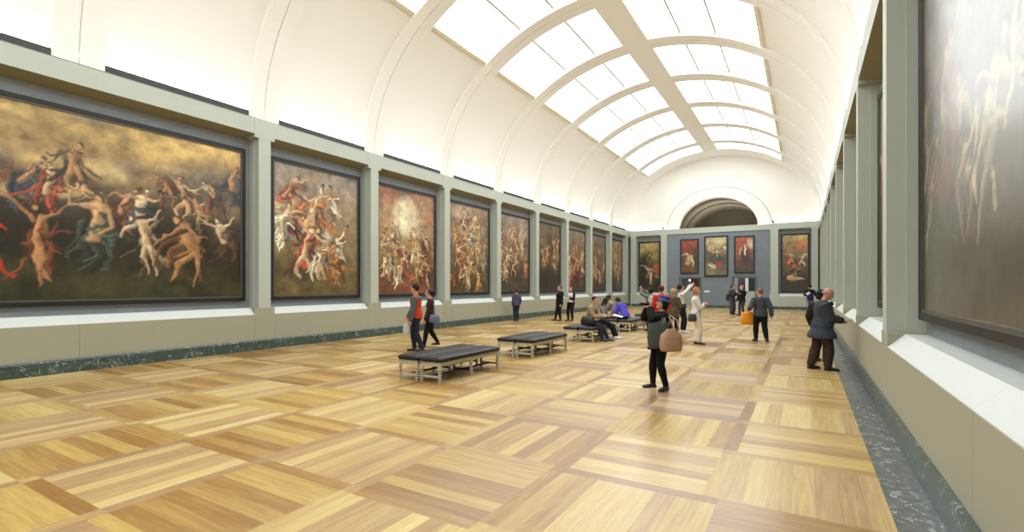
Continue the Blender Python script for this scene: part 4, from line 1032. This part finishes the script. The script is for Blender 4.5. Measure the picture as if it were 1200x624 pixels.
# 17 man with orange bag
p = Person('grey haired man in a dark grey jacket seen from behind, carrying the orange bag', (-1.16, 16.85), 112, 1.635, 'm', (214,162,132), lean=3, head=(28,0), lf=(.05,.065,.045), rf=(-.10,-.075,.055), rfy=-30, lh=(.10,.17,.60), rh=(-.05,-.175,.49), vox=.009, fat=1.12)
p.jacket((72,76,84), off=.022, hem=-.05, flare=.006); p.trousers((26,26,28), .014); p.shoes((28,27,28)); p.hair((128,106,88))
c = p.wv(1,.05); bag('tote_bag', 'bright orange tote bag hanging from the left hand of the man in dark grey', 'bag', c+Vector((-.03,0,-.27)), p.yaw+PI/2, (.40,.15,.38), paint('orange_fabric', (246,156,30), .6, .25, 9), [[c+Vector((-.15,dy,-.12)), c+Vector((0,0,-.0)), c+Vector((.09,dy,-.12))] for dx, dy in ((1,.03),(1,-.03))])
# 18 far right person
p = Person('person in a black cap and black top far off by the right wall', (.30, 36.6), 80, 1.75, 'm', (206,160,134), head=(40,0), lh=(.10,.14,.6), rh=(.08,-.14,.62), vox=.012)
p.jacket((26,27,32), off=.018, hem=-.02); p.trousers((150,146,164), .012); p.shoes((40,40,46)); p.hair((34,30,30))
mb = MB(); hs = .13*p.S; mb.ell(p.head_pt((-.05,0,.24)), (.47*hs,.43*hs,.36*hs), p.HR); mb.tube([p.head_pt((.2,0,.2)), p.head_pt((.66,0,.16))], [(.33*hs,.04*hs),(.24*hs,.03*hs)], 12, side=p.HR @ Vector((0,1,0))); p.part('cap', mb, fabric((28,28,32)), .008, 1)
bc = p.world(Vector((-.20,-.02,1.0))); bag('backpack', 'navy backpack on the person in the black cap far off at right', 'bag', bc, p.yaw+PI/2, (.34,.20,.44), fabric((40,44,96)), [[bc+Vector((0,0,.18)), p.world(p.sh[s_]+Vector((.02,0,.05))), p.world(Vector((.12,s_*.15,1.2))), p.world(Vector((-.06,s_*.17,.92)))] for s_ in (1,-1)])
slab('leaflet', 'white sheet tucked over the navy backpack far off at right', 'leaflet', p.world(Vector((-.32,.06,1.2))), (cr(70),cr(35),p.yaw+PI/2), (.24,.16,.012), M['paper'])
# 19 person behind the old man
p = Person('dark haired person in a long dark brown coat, mostly hidden behind the bald man', (.30, 13.1), 60, 1.63, 'f', (206,158,130), head=(-10,0), lf=(0,.05,.045), rf=(.03,-.05,.045), lh=(.06,.15,.5), rh=(.10,-.10,.52), vox=.010)
p.jacket((46,40,38), 'coat', .024, -.17, .014); p.trousers((46,40,36), .012); p.shoes((30,28,28)); p.hair((36,30,28), 'bob')
# 20 bald man at right wall
p = Person('bald man in a charcoal coat and brown trousers in profile by the right wall', (.30, 11.85), 15, 1.69, 'm', (204,144,118), lean=4, head=(0,-22), lf=(-.11,.05,.045), rf=(.05,-.04,.045), lfy=15, rfy=0, lh=(.185,.03,.615), rh=(.195,-.03,.60), lpole=(-.8,.6,-.5), rpole=(-.8,-.6,-.5), vox=.008, fat=1.32, curl=.8)
p.jacket((60,66,74), 'coat', .028, -.13, .002, collar=.016, hemw=1.08); p.trousers((66,54,46), .016, .96, .004); p.shoes((34,28,28)); p.hair((168,152,142), 'balding')
mb = MB(); mb.tube([p.tp(.29,(.05,.055))[0], p.tp(.285,(.085,0))[0], p.tp(.29,(.05,-.055))[0]], [.035,.045,.035], 12); p.part('scarf', mb, fabric((28,30,34)))
c = p.wv(-1,.075)+Vector((.03,.0,.015)); slab('leaflet', 'small dark booklet in the hands of the bald man', 'leaflet', c, (.2,-.3,p.yaw), (.16,.11,.012), paint('booklet', (150,120,96), .6, .2, 8))
# 21 woman with hat taking a photograph
p = Person('woman in a blue hat and black coat aiming a camera at the left wall', (-2.06, 8.33), 212, 1.53, 'f', (216,168,140), lean=-3, head=(0,14), lf=(-.03,.085,.045), rf=(.06,-.075,.045), lfy=38, rfy=5,
           lh=(.128,.045,.872), rh=(.128,-.055,.866), lpole=(.2,1,-1), rpole=(.2,-1,-1), vox=.0075, curl=1.1, lhd=(.25,-.5,.8), rhd=(.25,.5,.8))
p.jacket((24,24,26), 'coat', .026, -.085, .04, collar=.018); p.trousers((22,22,24), .009); p.shoes((26,24,25), .005, .03); p.hair((30,26,26), 'bob')
hs = .13*p.S; mb = MB()
mb.rings([ring(p.head_pt((-.06,0,z)), p.HR @ Vector((0,1,0)), p.HR @ Vector((1,0,0)), a*hs, (a+.05)*hs, 20) for z, a in ((.20,.66),(.15,.72),(.18,.60),(.26,.44),(.45,.42),(.60,.36),(.66,.22))])
hat_o = p.part('hat', mb, fabric((52,66,112)), .006, 1)
mb = MB(); mb.rings([ring(p.head_pt((-.06,0,z)), p.HR @ Vector((0,1,0)), p.HR @ Vector((1,0,0)), a*hs, (a+.05)*hs, 20) for z, a in ((.24,.45),(.25,.475),(.36,.468),(.37,.44))]); mb.build('hat_band', fabric((92,122,170)), hat_o, smooth=True)
# camera at her eyes
cc = p.world((p.wri[1]+p.wri[-1])/2+Vector((.030,0,.062)))
t = empty('camera_body', tuple(cc), p.yaw); t.rotation_euler = (0, cr(-14), p.yaw); tag(t, 'black camera with a lens raised to the eye of the woman in the blue hat', 'camera')
m = MB(); m.box(-.028,.028,-.062,.062,-.042,.036); m.build('body', M['phone'], t, bevel=.008)
m = MB(); m.tube([(.02,0,-.004),(.06,0,-.004),(.10,0,-.004)], [.032,.034,.036], 16); m.build('lens', M['phone'], t, smooth=True)
m = MB(); m.box(-.03,.026,-.024,.024,.03,.058); m.build('viewfinder', M['phone'], t, bevel=.006)
# dark green bag worn in front, tan tote on the arm
bc = p.world(Vector((.10,.20,.95))); bag('backpack', 'dark grey green bag worn across the front of the woman in the blue hat', 'bag', bc, p.yaw+cr(-14), (.34,.17,.50), leather((64,76,72)),
    [[bc+Vector((0,0,.2)), p.world(Vector((.12,.10,1.22))), p.world(p.sh[1]+Vector((.02,-.02,.055))), p.world(Vector((-.12,.08,1.15))), p.world(Vector((-.13,.16,.95)))], [bc+Vector((.02,0,-.2)), p.world(Vector((.16,.02,.66))), p.world(Vector((.17,.02,.50)))]], leather((22,22,24)), .25, .7)
bc = p.world(Vector((-.07,.30,.84))); e = p.world(p.elb[1].lerp(p.sh[1], .55))
bag('tote_bag', 'large tan canvas tote bag on the arm of the woman in the blue hat', 'bag', bc, p.yaw+cr(15), (.37,.16,.36), paint('tan_canvas', (190,150,124), .7, .35, 7),
    [[bc+Vector((dx*.1+o,o,.15)), bc+Vector((dx*.05+o,o,.33)), p.world(p.sh[1]+Vector((-.035,-.01+o,.05))), bc+Vector((-dx*.05+o,o,.33)), bc+Vector((-dx*.1+o,o,.15))] for dx, o in ((1,.03),(1,-.04))], paint('tan_strap', (186,166,150), .7, .2, 7), .35, .5)
finish_people()
